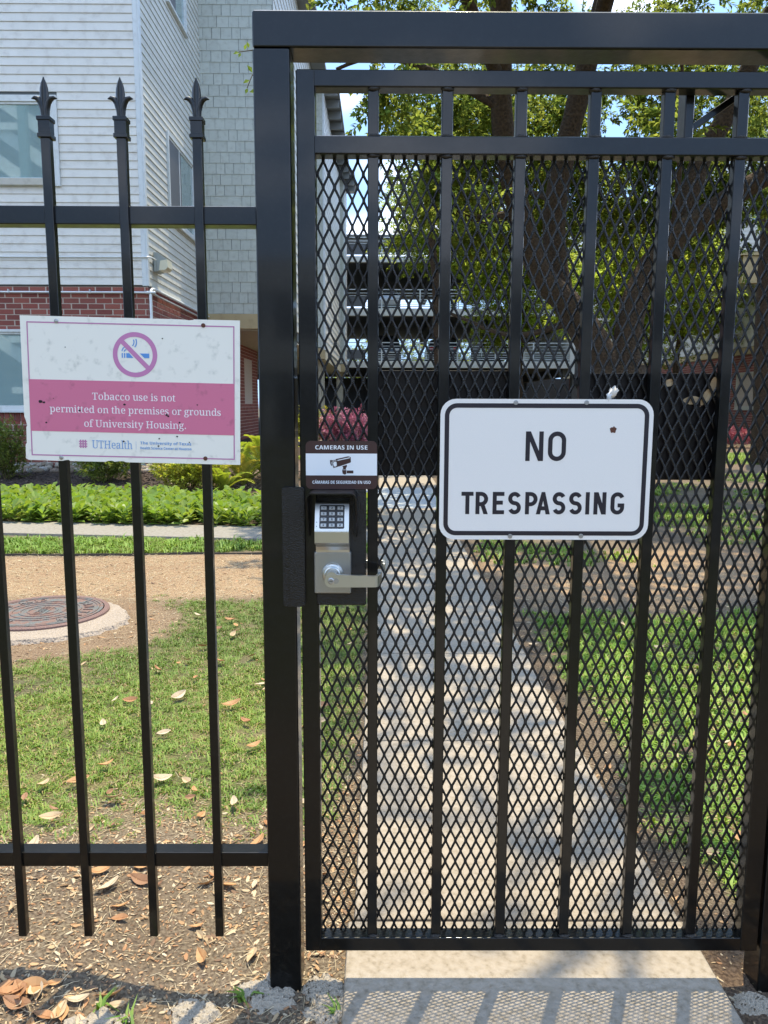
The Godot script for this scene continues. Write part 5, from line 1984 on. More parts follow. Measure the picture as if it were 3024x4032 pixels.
# parking ramp on the other side of the street; the glossy paint and the window panes mirror it
func make_street_side() -> void:
	var t := thing("parking_ramp", "pale concrete parking ramp across the street, mirrored in the windows", "parking garage")
	var z0 := 27.0
	slab_part("wall", Vector3(-46, 0, z0 + 5.0), Vector3(44, 6.0, z0 + 5.4), M.garage_dark, t)
	for i in 2:
		slab_part("deck_edge", Vector3(-46, 2.6 + i * 2.9, z0), Vector3(44, 3.7 + i * 2.9, z0 + 5.0), M.concrete_white, t)
	for i in 16:
		slab_part("column", Vector3(-45.5 + i * 5.9, 0, z0 + 0.2), Vector3(-45.0 + i * 5.9, 6.5, z0 + 0.7), M.concrete_white, t)
	# stair tower with slanting flights
	for i in 13:
		var m := MB.new()
		var a := Vector3(-31.0, 4.0 + i * 1.9, z0 - 3.0)
		var b := Vector3(-15.0, 4.0 + i * 1.9 - 11.0, z0 - 3.0)
		var d := (b - a).normalized()
		m.box((a + b) * 0.5 + Vector3(0, 6.0, 0), Vector3(a.distance_to(b), 0.75, 2.6), 0.0, Basis(d, Vector3(-d.y, d.x, 0), Vector3(0, 0, 1)))
		put("stair_flight", m.mesh(), M.concrete_white, t)
	slab_part("tower_wall", Vector3(-31, 0, z0 - 1.5), Vector3(-14, 26.0, z0 - 1.2), M.tower, t)
	for y in 8:
		slab_part("landing", Vector3(-23.4, 2.0 + y * 3.2, z0 - 4.6), Vector3(-21.9, 2.4 + y * 3.2, z0 - 1.6), M.concrete_white, t)
	slab_part("tower_post", Vector3(-22.0, 0, z0 - 4.7), Vector3(-21.5, 26.0, z0 - 4.2), M.tower, t)
	for x in [-31.0, -14.5]:
		slab_part("tower_post", Vector3(x, 0, z0 - 4.4), Vector3(x + 0.5, 24.0, z0 - 1.6), M.concrete_white, t)


# ------------------------------------------------------------------ plants
# oval leaf folded along its midrib; base at origin, pointing along dir
func leaf(m: MB, at: Vector3, dir: Vector3, up: Vector3, len: float, w: float, c: Color) -> void:
	var s := dir.cross(up).normalized()
	var u := s.cross(dir).normalized()
	var mid := at + dir * len * 0.48 + u * len * 0.03
	var tip := at + dir * len - u * len * 0.06
	var l := mid + s * w * 0.5 + u * w * 0.12
	var r := mid - s * w * 0.5 + u * w * 0.12
	var n1 := (u - s * 0.25).normalized()
	var n2 := (u + s * 0.25).normalized()
	m.col = c
	m.tri(at, l, mid, n1, n1, n1)
	m.tri(mid, l, tip, n1, n1, n1)
	m.tri(at, mid, r, n2, n2, n2)
	m.tri(mid, tip, r, n2, n2, n2)


func sprig(seed_: int, count: int, len: float, w: float, length: float, c0: Color, c1: Color, upright := 0.25) -> ArrayMesh:
	var r := RandomNumberGenerator.new()
	r.seed = seed_
	var m := MB.new()
	m.col = Color(0.09, 0.07, 0.035)
	m.tube([Vector3.ZERO, Vector3(length * 0.5, length * 0.04, 0), Vector3(length, -length * 0.05, 0)], [0.003, 0.002, 0.001], 3, false)
	for i in count:
		var u := (i + 0.6) / count
		var a := i * 2.4 + r.randf() * 0.6
		var d := Vector3(0.55 + 0.5 * u, 0, 0) + Vector3(0, cos(a), sin(a)) * (0.85 - 0.4 * u)
		d = (d + Vector3(r.randf_range(-0.2, 0.2), r.randf_range(-0.2, 0.2) - 0.12, r.randf_range(-0.2, 0.2))).normalized()
		var up := (Vector3(0, 1, 0) + Vector3(r.randf_range(-0.7, 0.7), upright, r.randf_range(-0.7, 0.7))).normalized()
		if absf(up.dot(d)) > 0.95:
			up = Vector3(0, 0, 1)
		leaf(m, Vector3(u * length, 0, 0), d, up, len * r.randf_range(0.7, 1.15), w * r.randf_range(0.75, 1.15), c0.lerp(c1, r.randf()))
	return m.mesh()


func rand_basis() -> Basis:
	return Basis(Vector3(0, 1, 0), rng.randf() * TAU) * Basis(Vector3(0, 0, 1), rr(-0.9, 0.6)) * Basis(Vector3(1, 0, 0), rr(-0.6, 0.6))


# fills balls [x, y, z, radius, sprigs] with sprigs; flatter than tall
func foliage(parent: Node3D, called: String, balls: Array, kinds: Array, mat: Material, tint: Color, vary := 0.2, flat := 0.75) -> void:
	var xf := []
	var cl := []
	for k in kinds.size():
		xf.append([])
		cl.append([])
	for b in balls:
		var hue := rr(-vary, vary)
		for i in int(b[4]):
			var d := Vector3(rng.randfn(), rng.randfn(), rng.randfn()).normalized() * pow(rng.randf(), 0.45)
			var p := Vector3(b[0], b[1], b[2]) + d * Vector3(b[3], b[3] * flat, b[3])
			var s := rr(0.7, 1.3)
			var k := rng.randi() % kinds.size()
			xf[k].append(Transform3D(rand_basis().scaled(Vector3(s, s, s)), p))
			var tt := 1.0 + hue + rr(-vary, vary) * 0.7
			var yel := 0.22 * rng.randf()
			cl[k].append(Color(tint.r * tt * (1.0 + yel), tint.g * tt, tint.b * tt))
	for k in kinds.size():
		scatter(called, kinds[k], mat, xf[k], cl[k], parent).set_meta("kind", "stuff")


func limb(parent: Node3D, called: String, pts: Array, r0: float, r1: float, sides := 10) -> void:
	# smooth the given points into a bough of tapering, slightly knobbly girth
	var cv := Curve3D.new()
	for i in pts.size():
		var a: Vector3 = pts[maxi(i - 1, 0)]
		var b: Vector3 = pts[mini(i + 1, pts.size() - 1)]
		var t := (b - a) * 0.18
		cv.add_point(pts[i], -t, t)
	var steps := maxi(5, int(cv.get_baked_length() / 0.16))
	var p := []
	var r := []
	for i in steps + 1:
		var u := float(i) / steps
		p.append(cv.sample_baked(u * cv.get_baked_length()))
		var q: Vector3 = p[i]
		r.append(lerpf(r0, r1, pow(u, 0.8)) * (1.0 + 0.10 * noise_b.get_noise_3d(q.x * 40.0, q.y * 40.0, q.z * 40.0)))
	var m := MB.new()
	m.tube(p, r, sides)
	put(called, m.mesh(), M.bark, parent)


func make_oak() -> void:
	var t := thing("oak_tree", "large oak with forked trunk and spreading limbs behind the gate", "tree", Vector3.ZERO)
	var z := -9.5
	limb(t, "trunk", [Vector3(3.72, -0.15, z), Vector3(3.70, 0.5, z), Vector3(3.69, 1.3, z), Vector3(3.66, 1.95, z)], 0.48, 0.37, 18)
	var A := [Vector3(3.58, 1.7, z), Vector3(3.34, 2.25, z + 0.05), Vector3(2.92, 2.78, z + 0.1), Vector3(2.45, 3.18, z + 0.3), Vector3(2.02, 4.05, z + 0.7), Vector3(1.75, 4.9, z + 1.1), Vector3(1.6, 6.2, z + 1.8)]
	limb(t, "limb", A, 0.21, 0.12, 14)
	limb(t, "limb", [Vector3(3.45, 1.9, z - 0.1), Vector3(3.1, 2.55, z - 0.15), Vector3(2.85, 3.0, z - 0.2), Vector3(2.70, 3.75, z - 0.1), Vector3(2.70, 4.45, z + 0.1), Vector3(2.85, 5.4, z + 0.4), Vector3(3.1, 6.8, z + 1.0)], 0.2, 0.12, 14)
	limb(t, "limb", [Vector3(3.75, 1.8, z), Vector3(3.78, 2.4, z), Vector3(3.85, 2.85, z), Vector3(4.02, 3.28, z), Vector3(4.33, 3.72, z + 0.1), Vector3(4.68, 3.96, z + 0.2), Vector3(5.1, 4.26, z + 0.4), Vector3(6.2, 4.9, z + 0.9)], 0.23, 0.11, 14)
	limb(t, "limb", [Vector3(4.28, 3.5, z), Vector3(4.42, 3.85, z), Vector3(4.55, 4.35, z + 0.05), Vector3(4.66, 4.8, z + 0.1), Vector3(4.95, 5.4, z + 0.3), Vector3(5.25, 6.4, z + 0.6)], 0.16, 0.11, 12)
	# lesser boughs
	limb(t, "bough", [Vector3(2.1, 3.9, z + 0.65), Vector3(1.5, 3.85, z + 0.5), Vector3(1.0, 4.1, z + 0.5), Vector3(0.5, 4.0, z + 0.6)], 0.08, 0.025, 8)
	limb(t, "bough", [Vector3(1.7, 5.2, z + 1.3), Vector3(1.0, 6.0, z + 2.6), Vector3(0.8, 6.6, z + 4.2), Vector3(1.0, 7.0, z + 6.0)], 0.09, 0.03, 8)
	limb(t, "bough", [Vector3(1.7, 5.0, z + 1.2), Vector3(0.9, 5.4, z + 1.2), Vector3(0.2, 5.6, z + 1.1), Vector3(-0.3, 5.5, z + 1.0)], 0.06, 0.02, 8)
	limb(t, "bough", [Vector3(3.0, 6.2, z + 0.8), Vector3(2.9, 7.0, z + 2.6), Vector3(2.6, 7.4, z + 4.6), Vector3(2.2, 7.4, z + 6.6)], 0.1, 0.03, 8)
	limb(t, "bough", [Vector3(5.3, 4.4, z + 0.5), Vector3(5.6, 5.2, z + 2.2), Vector3(5.2, 5.9, z + 4.2), Vector3(4.6, 6.3, z + 6.0)], 0.08, 0.03, 8)
	limb(t, "bough", [Vector3(2.75, 4.2, z), Vector3(2.3, 4.6, z - 0.8), Vector3(1.9, 5.1, z - 1.6)], 0.06, 0.02, 8)
	limb(t, "bough", [Vector3(3.05, 2.6, z - 0.1), Vector3(2.3, 2.45, z - 0.8), Vector3(1.6, 2.75, z - 1.4), Vector3(1.1, 3.0, z - 1.7)], 0.06, 0.02, 8)
	limb(t, "bough", [Vector3(4.3, 3.7, z + 0.1), Vector3(4.2, 4.6, z + 0.5), Vector3(3.9, 5.6, z + 1.2)], 0.05, 0.02, 8)
	var kinds := []
	for i in 1:
		kinds.append(sprig(60 + i, 15, 0.085, 0.036, 0.24, Color(0.085, 0.125, 0.042), Color(0.185, 0.235, 0.08)))
	var balls := []
	# low edge of the crown seen through the gate
	var lowx := [[-0.7, 5.5], [0.1, 5.0], [0.6, 3.9], [1.3, 3.5], [2.4, 3.3], [3.7, 3.6], [5.3, 3.5], [7.5, 3.8]]
	for i in 260:
		var x := rr(-0.35, 7.2)
		var zz := rr(-12.5, -6.6)
		var low := 5.0
		for k in lowx.size() - 1:
			if x >= lowx[k][0] and x <= lowx[k + 1][0]:
				low = lerpf(lowx[k][1], lowx[k + 1][1], (x - lowx[k][0]) / (lowx[k + 1][0] - lowx[k][0]))
		low = 1.4 + (low - 1.4) * (1.68 - zz) / 10.2
		var y := low + 0.25 + pow(rng.randf(), 1.3) * 4.2
		if x < 0.45 and rng.randf() < 0.55:
			continue
		# the limbs stand clear of leaves on the near side
		if zz > -9.9 and x > 1.3 and x < 6.0 and y < 6.8 and rng.randf() < 0.94:
			zz = rr(-13.0, -10.2)
		balls.append([x, y, zz, rr(0.35, 0.62), 38])
	# outer canopy nearer the gate, above the picture, which dapples the path
	for i in 62:
		var x := rr(0.5, 6.4)
		var zz := rr(-6.8, -3.6)
		var y := rr(5.6, 8.6)
		balls.append([x, y, zz, rr(0.4, 0.65), 36])
	for q in [[1.3, 6.6, -2.7, 0.35, 12], [1.9, 6.9, -2.3, 0.4, 14], [1.0, 7.2, -3.2, 0.4, 18], [1.6, 7.4, -1.9, 0.3, 8], [1.4, 8.6, -2.3, 0.35, 9], [1.9, 8.8, -2.6, 0.4, 11], [1.75, 8.2, -2.0, 0.35, 9], [1.1, 8.9, -2.9, 0.4, 10], [2.1, 8.4, -1.7, 0.3, 8], [0.1, 6.2, -5.6, 0.4, 12], [-0.3, 6.6, -6.2, 0.4, 14], [0.3, 6.4, -6.6, 0.4, 16]]:
		balls.append(q)
	foliage(t, "crown", balls, kinds, M.leaf_sun, Color(1.12, 1.12, 1.12), 0.2)


func tree(label: String, base: Vector3, trunk: Array, r0: float, balls: Array, leaf_len: float, tint: Color, group := "") -> void:
	var t := thing("tree", label, "tree", Vector3.ZERO, group)
	limb(t, "trunk", trunk, r0, r0 * 0.45, 10)
	var top: Vector3 = trunk[trunk.size() - 1]
	for i in mini(5, balls.size()):
		var b: Array = balls[(i * 7) % balls.size()]
		limb(t, "bough", [top.lerp(trunk[trunk.size() - 2], 0.5), (top + Vector3(b[0], b[1], b[2])) * 0.5 + Vector3(0, 0.3, 0), Vector3(b[0], b[1], b[2])], r0 * 0.4, r0 * 0.1, 7)
	var kinds := []
	for i in 1:
		kinds.append(sprig(80 + i, 13, leaf_len, leaf_len * 0.42, leaf_len * 2.6, Color(0.105, 0.15, 0.042), Color(0.2, 0.255, 0.08)))
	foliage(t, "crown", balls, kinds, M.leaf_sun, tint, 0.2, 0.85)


func make_trees() -> void:
	var b := []
	# slender tree in front of the garage
	for i in 64:
		var x := rr(0.55, 4.6)
		var y := rr(4.9, 9.6) + (0.9 if x < 1.2 else 0.0)
		b.append([x, y, rr(-17.5, -15.0), rr(0.4, 0.7), 30])
	tree("slender tree whose thin trunk stands before the garage", Vector3(1.6, 0, -16), [Vector3(1.62, -0.1, -16), Vector3(1.6, 1.2, -16), Vector3(1.57, 2.4, -16), Vector3(1.5, 3.9, -16), Vector3(1.36, 5.3, -16), Vector3(1.45, 6.6, -16)], 0.15, b, 0.10, Color(1, 1, 1))
	b = []
	for i in 40:
		b.append([rr(7.0, 12.5), rr(5.6, 9.5), rr(-19.5, -13.5), rr(0.5, 0.8), 30])
	tree("tree whose bare trunk stands at the right edge of the picture", Vector3(9.6, 0, -17), [Vector3(9.62, -0.1, -17), Vector3(9.55, 1.5, -17), Vector3(9.4, 3.4, -17), Vector3(9.3, 5.2, -16.9), Vector3(9.1, 7.2, -16.6)], 0.36, b, 0.10, Color(0.95, 1, 1))
	# sunlit trees filling the background
	for q in [[9.2, -26.0, "sunlit leafy tree in the courtyard, nearest behind the oak", 2.9, 9.0], [12.6, -31.0, "sunlit leafy tree before the brick building at the right", 3.1, 10.0], [6.6, -34.0, "sunlit leafy tree at the right end of the garage", 3.6, 11.0], [3.2, -38.0, "sunlit leafy tree close before the garage railings", 7.4, 13.0]]:
		b = []
		for i in 95:
			var d := Vector3(rng.randfn(), rng.randfn(), rng.randfn()).normalized() * pow(rng.randf(), 0.4)
			b.append([q[0] + d.x * 3.1, lerpf(q[3], q[4], 0.5 + d.y * 0.46), q[1] + d.z * 2.6, rr(0.6, 0.95), 28])
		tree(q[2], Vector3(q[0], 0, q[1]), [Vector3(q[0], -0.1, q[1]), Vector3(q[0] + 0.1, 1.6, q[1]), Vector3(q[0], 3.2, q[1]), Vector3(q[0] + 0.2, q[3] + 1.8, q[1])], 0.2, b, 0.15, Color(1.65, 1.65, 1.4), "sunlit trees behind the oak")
	# wood behind the garage
	for q in [[-1.5, -67.0, "tree seen through the garage deck, left"], [4.0, -68.0, "tree seen through the garage deck, middle"], [10.0, -66.0, "tree seen through the garage deck, right"]]:
		b = []
		for i in 30:
			b.append([q[0] + rr(-3.2, 3.2), rr(2.5, 9.0), q[1] + rr(-1.5, 1.5), rr(0.8, 1.3), 20])
		tree(q[2], Vector3(q[0], 0, q[1]), [Vector3(q[0], -0.1, q[1]), Vector3(q[0], 2, q[1]), Vector3(q[0], 4.5, q[1])], 0.25, b, 0.24, Color(1.4, 1.35, 1.1), "trees beyond the garage")


func shrub(called: String, label: String, at: Vector3, rad: Vector3, count: int, len: float, w: float, c0: Color, c1: Color, group := "") -> void:
	var t := thing(called, label, "shrub", at, group)
	var m := MB.new()
	for i in 9:
		var a := TAU * i / 9.0
		var tip := Vector3(cos(a) * rad.x * 0.6, rad.y * rr(1.0, 1.6), sin(a) * rad.z * 0.6)
		m.tube([Vector3(cos(a) * 0.02, -0.03, sin(a) * 0.02), tip * 0.5 + Vector3(0, 0.05, 0), tip], [0.008, 0.006, 0.003], 5)
	put("stems", m.mesh(), M.stem, t)
	var kinds := []
	kinds.append(sprig(int(at.x * 100) + 300, 10, len, w, len * 2.2, c0, c1, 0.4))
	var xf := [[]]
	var cl := [[]]
	for i in count:
		var d := Vector3(rng.randfn(), rng.randfn(), rng.randfn()).normalized() * pow(rng.randf(), 0.4)
		var wob := 1.0 + 0.25 * noise_b.get_noise_3d(d.x * 90.0 + at.x * 50.0, d.y * 90.0, d.z * 90.0)
		var p := Vector3(0, rad.y, 0) + d * rad * wob
		var s := rr(0.7, 1.25)
		var k := 0
		var b := Basis(Vector3(0, 1, 0), rng.randf() * TAU) * Basis(Vector3(0, 0, 1), rr(0.1, 1.2))
		xf[k].append(Transform3D(b.scaled(Vector3(s, s, s)), p))
		var tt := rr(0.8, 1.2)
		cl[k].append(Color(tt * rr(0.95, 1.2), tt, tt))
	scatter("foliage", kinds[0], M.leaf_red if called == "loropetalum_shrub" else M.leaf, xf[0], cl[0], t).set_meta("kind", "stuff")


func frond_mesh(seed_: int, c: Color) -> ArrayMesh:
	var r := RandomNumberGenerator.new()
	r.seed = seed_
	var m := MB.new()
	var pts := []
	for i in 9:
		var u := i / 8.0
		pts.append(Vector3(u * 0.62, 0.55 * sin(u * 2.1) * 0.62, 0.03 * sin(u * 4.0)))
	m.col = c * 0.8
	m.tube(pts, [0.006, 0.006, 0.005, 0.005, 0.004, 0.004, 0.003, 0.002, 0.001], 4, false)
	for i in range(3, 30):
		var u := i / 30.0
		var k := u * 8.0
		var a: Vector3 = pts[int(k)]
		var b: Vector3 = pts[mini(int(k) + 1, 8)]
		var p := a.lerp(b, k - int(k))
		var d := (b - a).normalized()
		for s in [-1.0, 1.0]:
			var dir := (Vector3(0, 0, s) + d * 0.55 + Vector3(0, 0.15, 0)).normalized()
			leaf(m, p, dir, Vector3(0, 1, 0) + d * -0.3, 0.17 * sin(PI * clampf(u * 0.9 + 0.08, 0, 1)) + 0.02, 0.03, c * r.randf_range(0.85, 1.15))
	return m.mesh()


func make_plants() -> void:
	shrub("boxwood_shrub", "upright green shrub against the brick wall at the left edge", Vector3(-6.1, 0.08, -11.4), Vector3(0.40, 0.48, 0.34), 520, 0.065, 0.026, Color(0.13, 0.19, 0.04), Color(0.25, 0.31, 0.07), "shrubs along the brick wall")
	shrub("boxwood_shrub", "round green shrub below the middle of the tobacco sign", Vector3(-4.3, 0.07, -11.2), Vector3(0.50, 0.34, 0.36), 520, 0.065, 0.025, Color(0.13, 0.21, 0.04), Color(0.26, 0.33, 0.07), "shrubs along the brick wall")
	shrub("nandina_shrub", "bright yellow-green bushy shrub right of the mulch bed", Vector3(-2.75, 0.04, -10.4), Vector3(0.60, 0.31, 0.42), 850, 0.062, 0.026, Color(0.33, 0.41, 0.05), Color(0.52, 0.54, 0.09), "sunlit shrubs beside the house")
	shrub("loropetalum_shrub", "purple-red shrub seen through the mesh above the camera sign", Vector3(-0.75, 0.0, -20.4), Vector3(0.95, 0.58, 0.6), 620, 0.11, 0.04, Color(0.33, 0.085, 0.15), Color(0.5, 0.24, 0.32), "red shrubs in the courtyard")
	shrub("loropetalum_shrub", "low red shrubs before the brick building at the right edge", Vector3(11.0, 0.0, -24.0), Vector3(2.4, 0.28, 0.6), 620, 0.11, 0.04, Color(0.3, 0.06, 0.08), Color(0.42, 0.14, 0.15), "red shrubs in the courtyard")
	shrub("yellow_shrub", "yellow-green shrub behind the purple-red one", Vector3(-1.75, 0.0, -21.6), Vector3(0.7, 0.62, 0.5), 380, 0.1, 0.04, Color(0.2, 0.24, 0.04), Color(0.34, 0.36, 0.06))
	# ferns
	var q := 0
	for f in [[-2.0, -10.9, 1.1, "large yellow-green fern beside the gate post, taller clump"], [-1.6, -11.2, 1.3, "large yellow-green fern behind the gate post"], [-2.2, -10.3, 0.7, "small yellowing fern at the edge of the mulch"]]:
		var t := thing("fern", f[3], "fern", Vector3(f[0], ground_y(f[0], f[1]), f[1]), "ferns beside the house")
		var fm := [frond_mesh(200 + q, Color(0.34, 0.42, 0.06)), frond_mesh(210 + q, Color(0.44, 0.48, 0.08)), frond_mesh(220 + q, Color(0.5, 0.43, 0.1))]
		for i in 16:
			var o := put("frond", fm[0 if rng.randf() < 0.45 else (1 if rng.randf() < 0.75 else 2)], M.leaf, t)
			var s: float = f[2] * rr(0.75, 1.15)
			o.basis = (Basis(Vector3(0, 1, 0), TAU * i / 16.0 + rr(-0.2, 0.2)) * Basis(Vector3(0, 0, 1), rr(-0.15, 0.65))).scaled(Vector3(s, s, s))
		q += 1
	# ground cover of paddle-shaped leaves between the sidewalk and the mulch
	var kinds := []
	for k in 3:
		var m := MB.new()
		var r := RandomNumberGenerator.new()
		r.seed = 400 + k
		m.col = Color(0.12, 0.16, 0.04)
		m.tube([Vector3(0, -0.02, 0), Vector3(0.01, 0.1, 0.01), Vector3(0, 0.19, 0)], [0.004, 0.003, 0.002], 4, false)
		for i in 9:
			var u := i / 8.0
			var a := i * 2.4 + r.randf() * 0.5
			var d := Vector3(cos(a), 0.15 + 0.9 * u, sin(a)).normalized()
			var c := Color(0.18, 0.3, 0.045).lerp(Color(0.34, 0.46, 0.09), r.randf())
			var at := Vector3(0, 0.04 + 0.15 * u, 0)
			var ln := r.randf_range(0.12, 0.175)
			# broad leaf of six faces
			var up := Vector3(0, 1, 0) if absf(d.y) < 0.9 else Vector3(cos(a), 0, sin(a))
			var s := d.cross(up).normalized()
			var n := s.cross(d).normalized()
			var w := ln * 0.5
			var p1 := at + d * ln * 0.35
			var p2 := at + d * ln * 0.72 - n * ln * 0.03
			var tip := at + d * ln - n * ln * 0.12
			m.col = c
			for sg in [-1.0, 1.0]:
				var nn: Vector3 = (n - s * sg * 0.3).normalized()
				var e1: Vector3 = p1 + s * sg * w * 0.38 + n * w * 0.12
				var e2: Vector3 = p2 + s * sg * w * 0.46 + n * w * 0.12
				m.tri(at, p1, e1, nn, nn, nn)
				m.quad_n(p1, p2, e2, e1, nn, nn, nn, nn)
				m.tri(p2, tip, e2, nn, nn, nn)
		kinds.append(m.mesh())
	var xf := [[], [], []]
	var cl := [[], [], []]
	for i in 2300:
		var x := rr(-6.8, 0.1)
		var z := rr(-9.7, -6.85)
		var front := -7.03 + 0.11 * (x + 3.3) - 0.05
		var back := -9.35 + 0.25 * noise_b.get_noise_2d(x * 30.0, 3.0) + 0.5 * sst(-3.2, -1.5, x)
		if z > front - rr(0.0, 0.06) or z < back:
			continue
		var s := rr(0.62, 1.0)
		var k := i % 3
		xf[k].append(Transform3D((Basis(Vector3(0, 1, 0), rng.randf() * TAU) * Basis(Vector3(1, 0, 0), rr(-0.3, 0.3))).scaled(Vector3(s, s, s)), Vector3(x, ground_y(x, z), z)))
		var tt := rr(0.82, 1.15)
		cl[k].append(Color(tt * rr(0.95, 1.15), tt, tt))
	for k in 3:
		var o := scatter("ground_cover", kinds[k], M.leaf, xf[k], cl[k])
		tag(o, ["bed of bright green broad-leaved ground cover beyond the sidewalk", "fresh green ground cover leaves beyond the sidewalk", "low ground cover plants along the mulch bed"][k], "plants", "", "stuff")
	# mulch shreds
	var sh := chip_mesh(77)
	xf = [[]]
	cl = [[]]
	for i in 4200:
		var x := rr(-6.8, -1.0)
		var z := rr(-12.4, -9.2)
		var s := rr(0.02, 0.055)
		xf[0].append(Transform3D((Basis(Vector3(0, 1, 0), rng.randf() * TAU) * Basis(Vector3(0, 0, 1), rr(-0.5, 0.5))).scaled(Vector3(s, s, s * 0.5)), Vector3(x, ground_y(x, z) + s * 0.1, z)))
		var k := rr(0.6, 1.4)
		cl[0].append(Color(0.06, 0.042, 0.035) * k if x < -3.0 or rng.randf() < 0.3 else Color(0.26, 0.18, 0.13) * k)
	var mo := scatter("mulch", sh, M.litter, xf[0], cl[0])
	tag(mo, "dark shredded bark mulch along the brick wall", "mulch", "", "stuff")
	# river stones at the foot of the wall
	var sm := []
	for i in 5:
		sm.append(lump_mesh(Vector3(1.0, 0.62, 0.8), 600 + i, 0.5, 6, 9))
	for i in 130:
		var x := rr(-6.6, -3.7)
		var z := rr(-12.92, -12.1)
		var s := rr(0.05, 0.1)
		var o := put("river_stone", sm[i % 5], M.stone[rng.randi() % 4])
		o.basis = Basis(Vector3(0, 1, 0), rng.randf() * TAU).scaled(Vector3(s, s, s))
		o.position = Vector3(x, ground_y(x, z) + s * 0.3 + 0.05 * sst(-12.4, -12.9, z), z)
		tag(o, "rounded river stone in the band along the brick wall", "stone", "river stones at the foot of the brick wall")
	# climbing vine on the back of the gate post
	var t := thing("climbing_vine", "bright green vine shoots peeking out beside the post top", "vine", Vector3(0.02, 0, -0.09))
	var m := MB.new()
	var st := []
	for i in 24:
		st.append(Vector3(0.02 * sin(i * 0.9), -0.02 + i * 0.0945, 0.004 * cos(i * 1.3)))
	m.tube(st, [0.003], 5)
	m.tube([Vector3(-0.01, 2.14, 0), Vector3(-0.03, 2.155, 0), Vector3(-0.062, 2.146, 0.01)], [0.0016, 0.0014, 0.001], 4)
	m.tube([Vector3(-0.01, 2.09, 0), Vector3(-0.035, 2.105, 0), Vector3(-0.045, 2.075, 0.01)], [0.0016, 0.0014, 0.001], 4)
	put("stem", m.mesh(), M.stem, t)
	m = MB.new()
	for q2 in [[-0.030, 2.155, 0.6, 0.012], [-0.040, 2.156, 1.9, 0.013], [-0.050, 2.152, 1.2, 0.013], [-0.061, 2.147, 3.4, 0.014], [-0.058, 2.147, 4.3, 0.012], [-0.034, 2.107, 2.2, 0.018], [-0.028, 2.098, 5.2, 0.02], [-0.040, 2.092, 3.6, 0.016], [-0.045, 2.076, 4.4, 0.014], [-0.026, 2.082, 0.4, 0.02], [-0.022, 2.07, 3.3, 0.02], [-0.02, 2.055, 4.6, 0.014]]:
		var d := Vector3(cos(q2[2]), sin(q2[2]), 0.25).normalized()
		leaf(m, Vector3(q2[0], q2[1], 0.005), d, Vector3(0.2, 0.3, 1), q2[3], q2[3] * 0.55, Color(0.3, 0.4, 0.05))
	put("leaves", m.mesh(), M.leaf, t)
	# weeds at the foot of the post and by the path
	for w in [[0.165, 0.075, "small weed growing in the joint left of the path"], [-0.06, 0.03, "small weed beside the foot of the gate post"], [-0.37, 0.1, "green weed at the lower left edge"], [-0.3, 0.12, "low green weed beside the picket shadow"]]:
		var o := put("weed", tuft(int(absf(w[0]) * 1000) + 900, 7, 0.07, 0.008, 0.008, 0.0), M.grass)
		o.position = Vector3(w[0], ground_y(w[0], w[1]) + 0.003, w[1])
		tag(o, w[2], "weed")


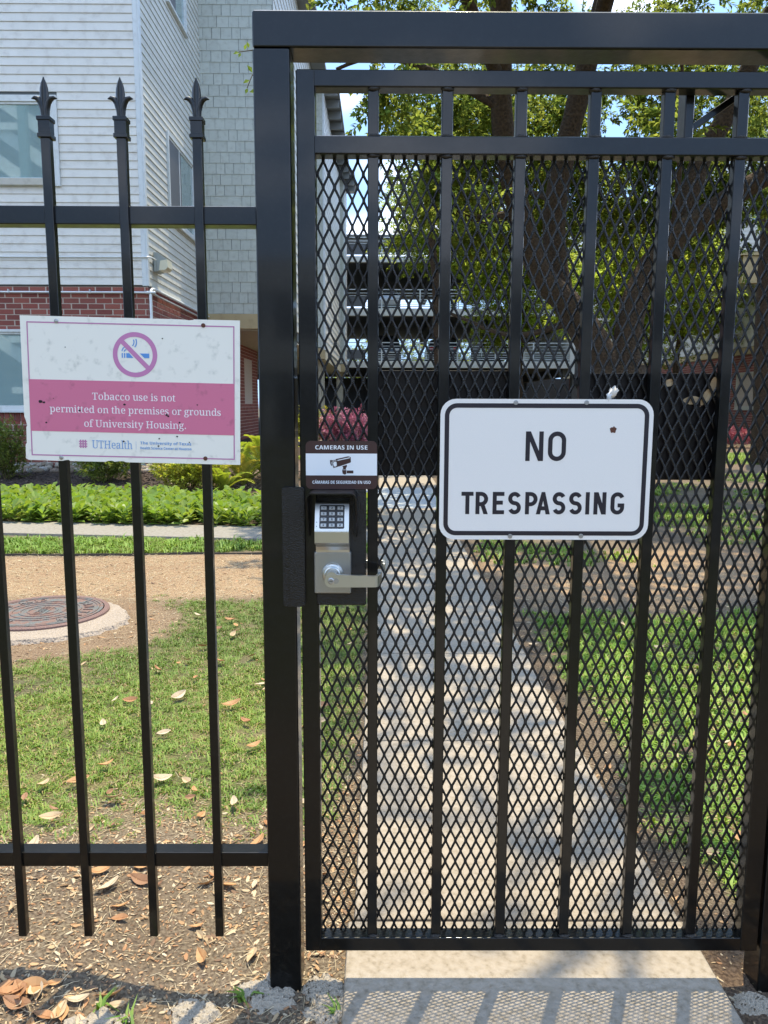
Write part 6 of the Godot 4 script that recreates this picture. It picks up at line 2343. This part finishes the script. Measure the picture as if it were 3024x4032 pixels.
# ------------------------------------------------------------------ scene
func make_sky() -> ProceduralSkyMaterial:
	var s := ProceduralSkyMaterial.new()
	s.sky_top_color = lin(0.195, 0.345, 0.62)
	s.sky_horizon_color = lin(0.28, 0.43, 0.65)
	s.sky_curve = 0.16
	s.ground_bottom_color = Color(0.32, 0.30, 0.26)
	s.ground_horizon_color = Color(0.55, 0.58, 0.6)
	s.sun_angle_max = 12.0
	# drifting fair-weather clouds
	var w := 512
	var h := 256
	var nz := FastNoiseLite.new()
	nz.seed = 8
	nz.frequency = 1.5
	nz.fractal_octaves = 5
	var im := Image.create(w, h, false, Image.FORMAT_RGBA8)
	for y in h:
		var el := PI * 0.5 - PI * (y + 0.5) / h
		for x in w:
			var az := TAU * (x + 0.5) / w
			var d := Vector3(cos(el) * sin(az), sin(el), -cos(el) * cos(az))
			var c := 0.0
			if el > 0.02:
				var p := d / maxf(d.y + 0.25, 0.05)
				c = clampf((nz.get_noise_2d(p.x * 0.9 + 11.0, p.z * 0.9 + 5.0) - 0.02) * 2.4, 0, 1)
				c *= smoothstep(0.02, 0.2, el)
			im.set_pixel(x, y, Color(0.93, 0.90, 0.86, c))
	s.sky_cover = ImageTexture.create_from_image(im)
	s.sky_cover_modulate = Color(1, 1, 1)
	return s


func _ready() -> void:
	rng.seed = 20240611
	noise_a.seed = 3
	noise_a.frequency = 0.05
	noise_a.fractal_octaves = 3
	noise_b.seed = 9
	noise_b.frequency = 0.05
	noise_b.fractal_octaves = 3
	# camera, sky, sun, exposure
	var cam := Camera3D.new()
	cam.name = "camera"
	cam.transform = Transform3D(Basis(Vector3(0.999985, 0.003585, 0.004088), Vector3(-0.002983, 0.990311, -0.138838), Vector3(-0.004546, 0.138823, 0.990307)), Vector3(0.263286, 1.404955, 1.67983))
	cam.fov = 67.275
	cam.near = 0.05
	cam.far = 600.0
	add_child(cam)
	cam.current = true
	var env := Environment.new()
	env.background_mode = Environment.BG_SKY
	var sky := Sky.new()
	sky.sky_material = make_sky()
	env.sky = sky
	env.background_energy_multiplier = 1.25
	env.tonemap_mode = Environment.TONE_MAPPER_LINEAR
	env.tonemap_exposure = 2.25
	env.sdfgi_enabled = true
	env.ssao_enabled = true
	env.ssil_enabled = true
	var we := WorldEnvironment.new()
	we.name = "environment"
	we.environment = env
	add_child(we)
	var sun := DirectionalLight3D.new()
	sun.name = "sun"
	sun.light_energy = 1.02
	sun.light_color = Color(1.0, 0.945, 0.82)
	sun.light_angular_distance = 0.53
	sun.shadow_enabled = true
	add_child(sun)
	sun.look_at_from_position(Vector3(0.088, 1.0, -0.2), Vector3.ZERO, Vector3(0, 0, -1))

	make_materials()
	make_ground()
	make_house()
	make_wings()
	make_garage()
	make_far_house()
	make_street_side()
	make_frame()
	make_leaf()
	make_fence()
	make_lock()
	make_signs()
	make_manhole()
	make_cars()
	make_oak()
	make_trees()
	make_plants()
	make_grass()
	make_litter()
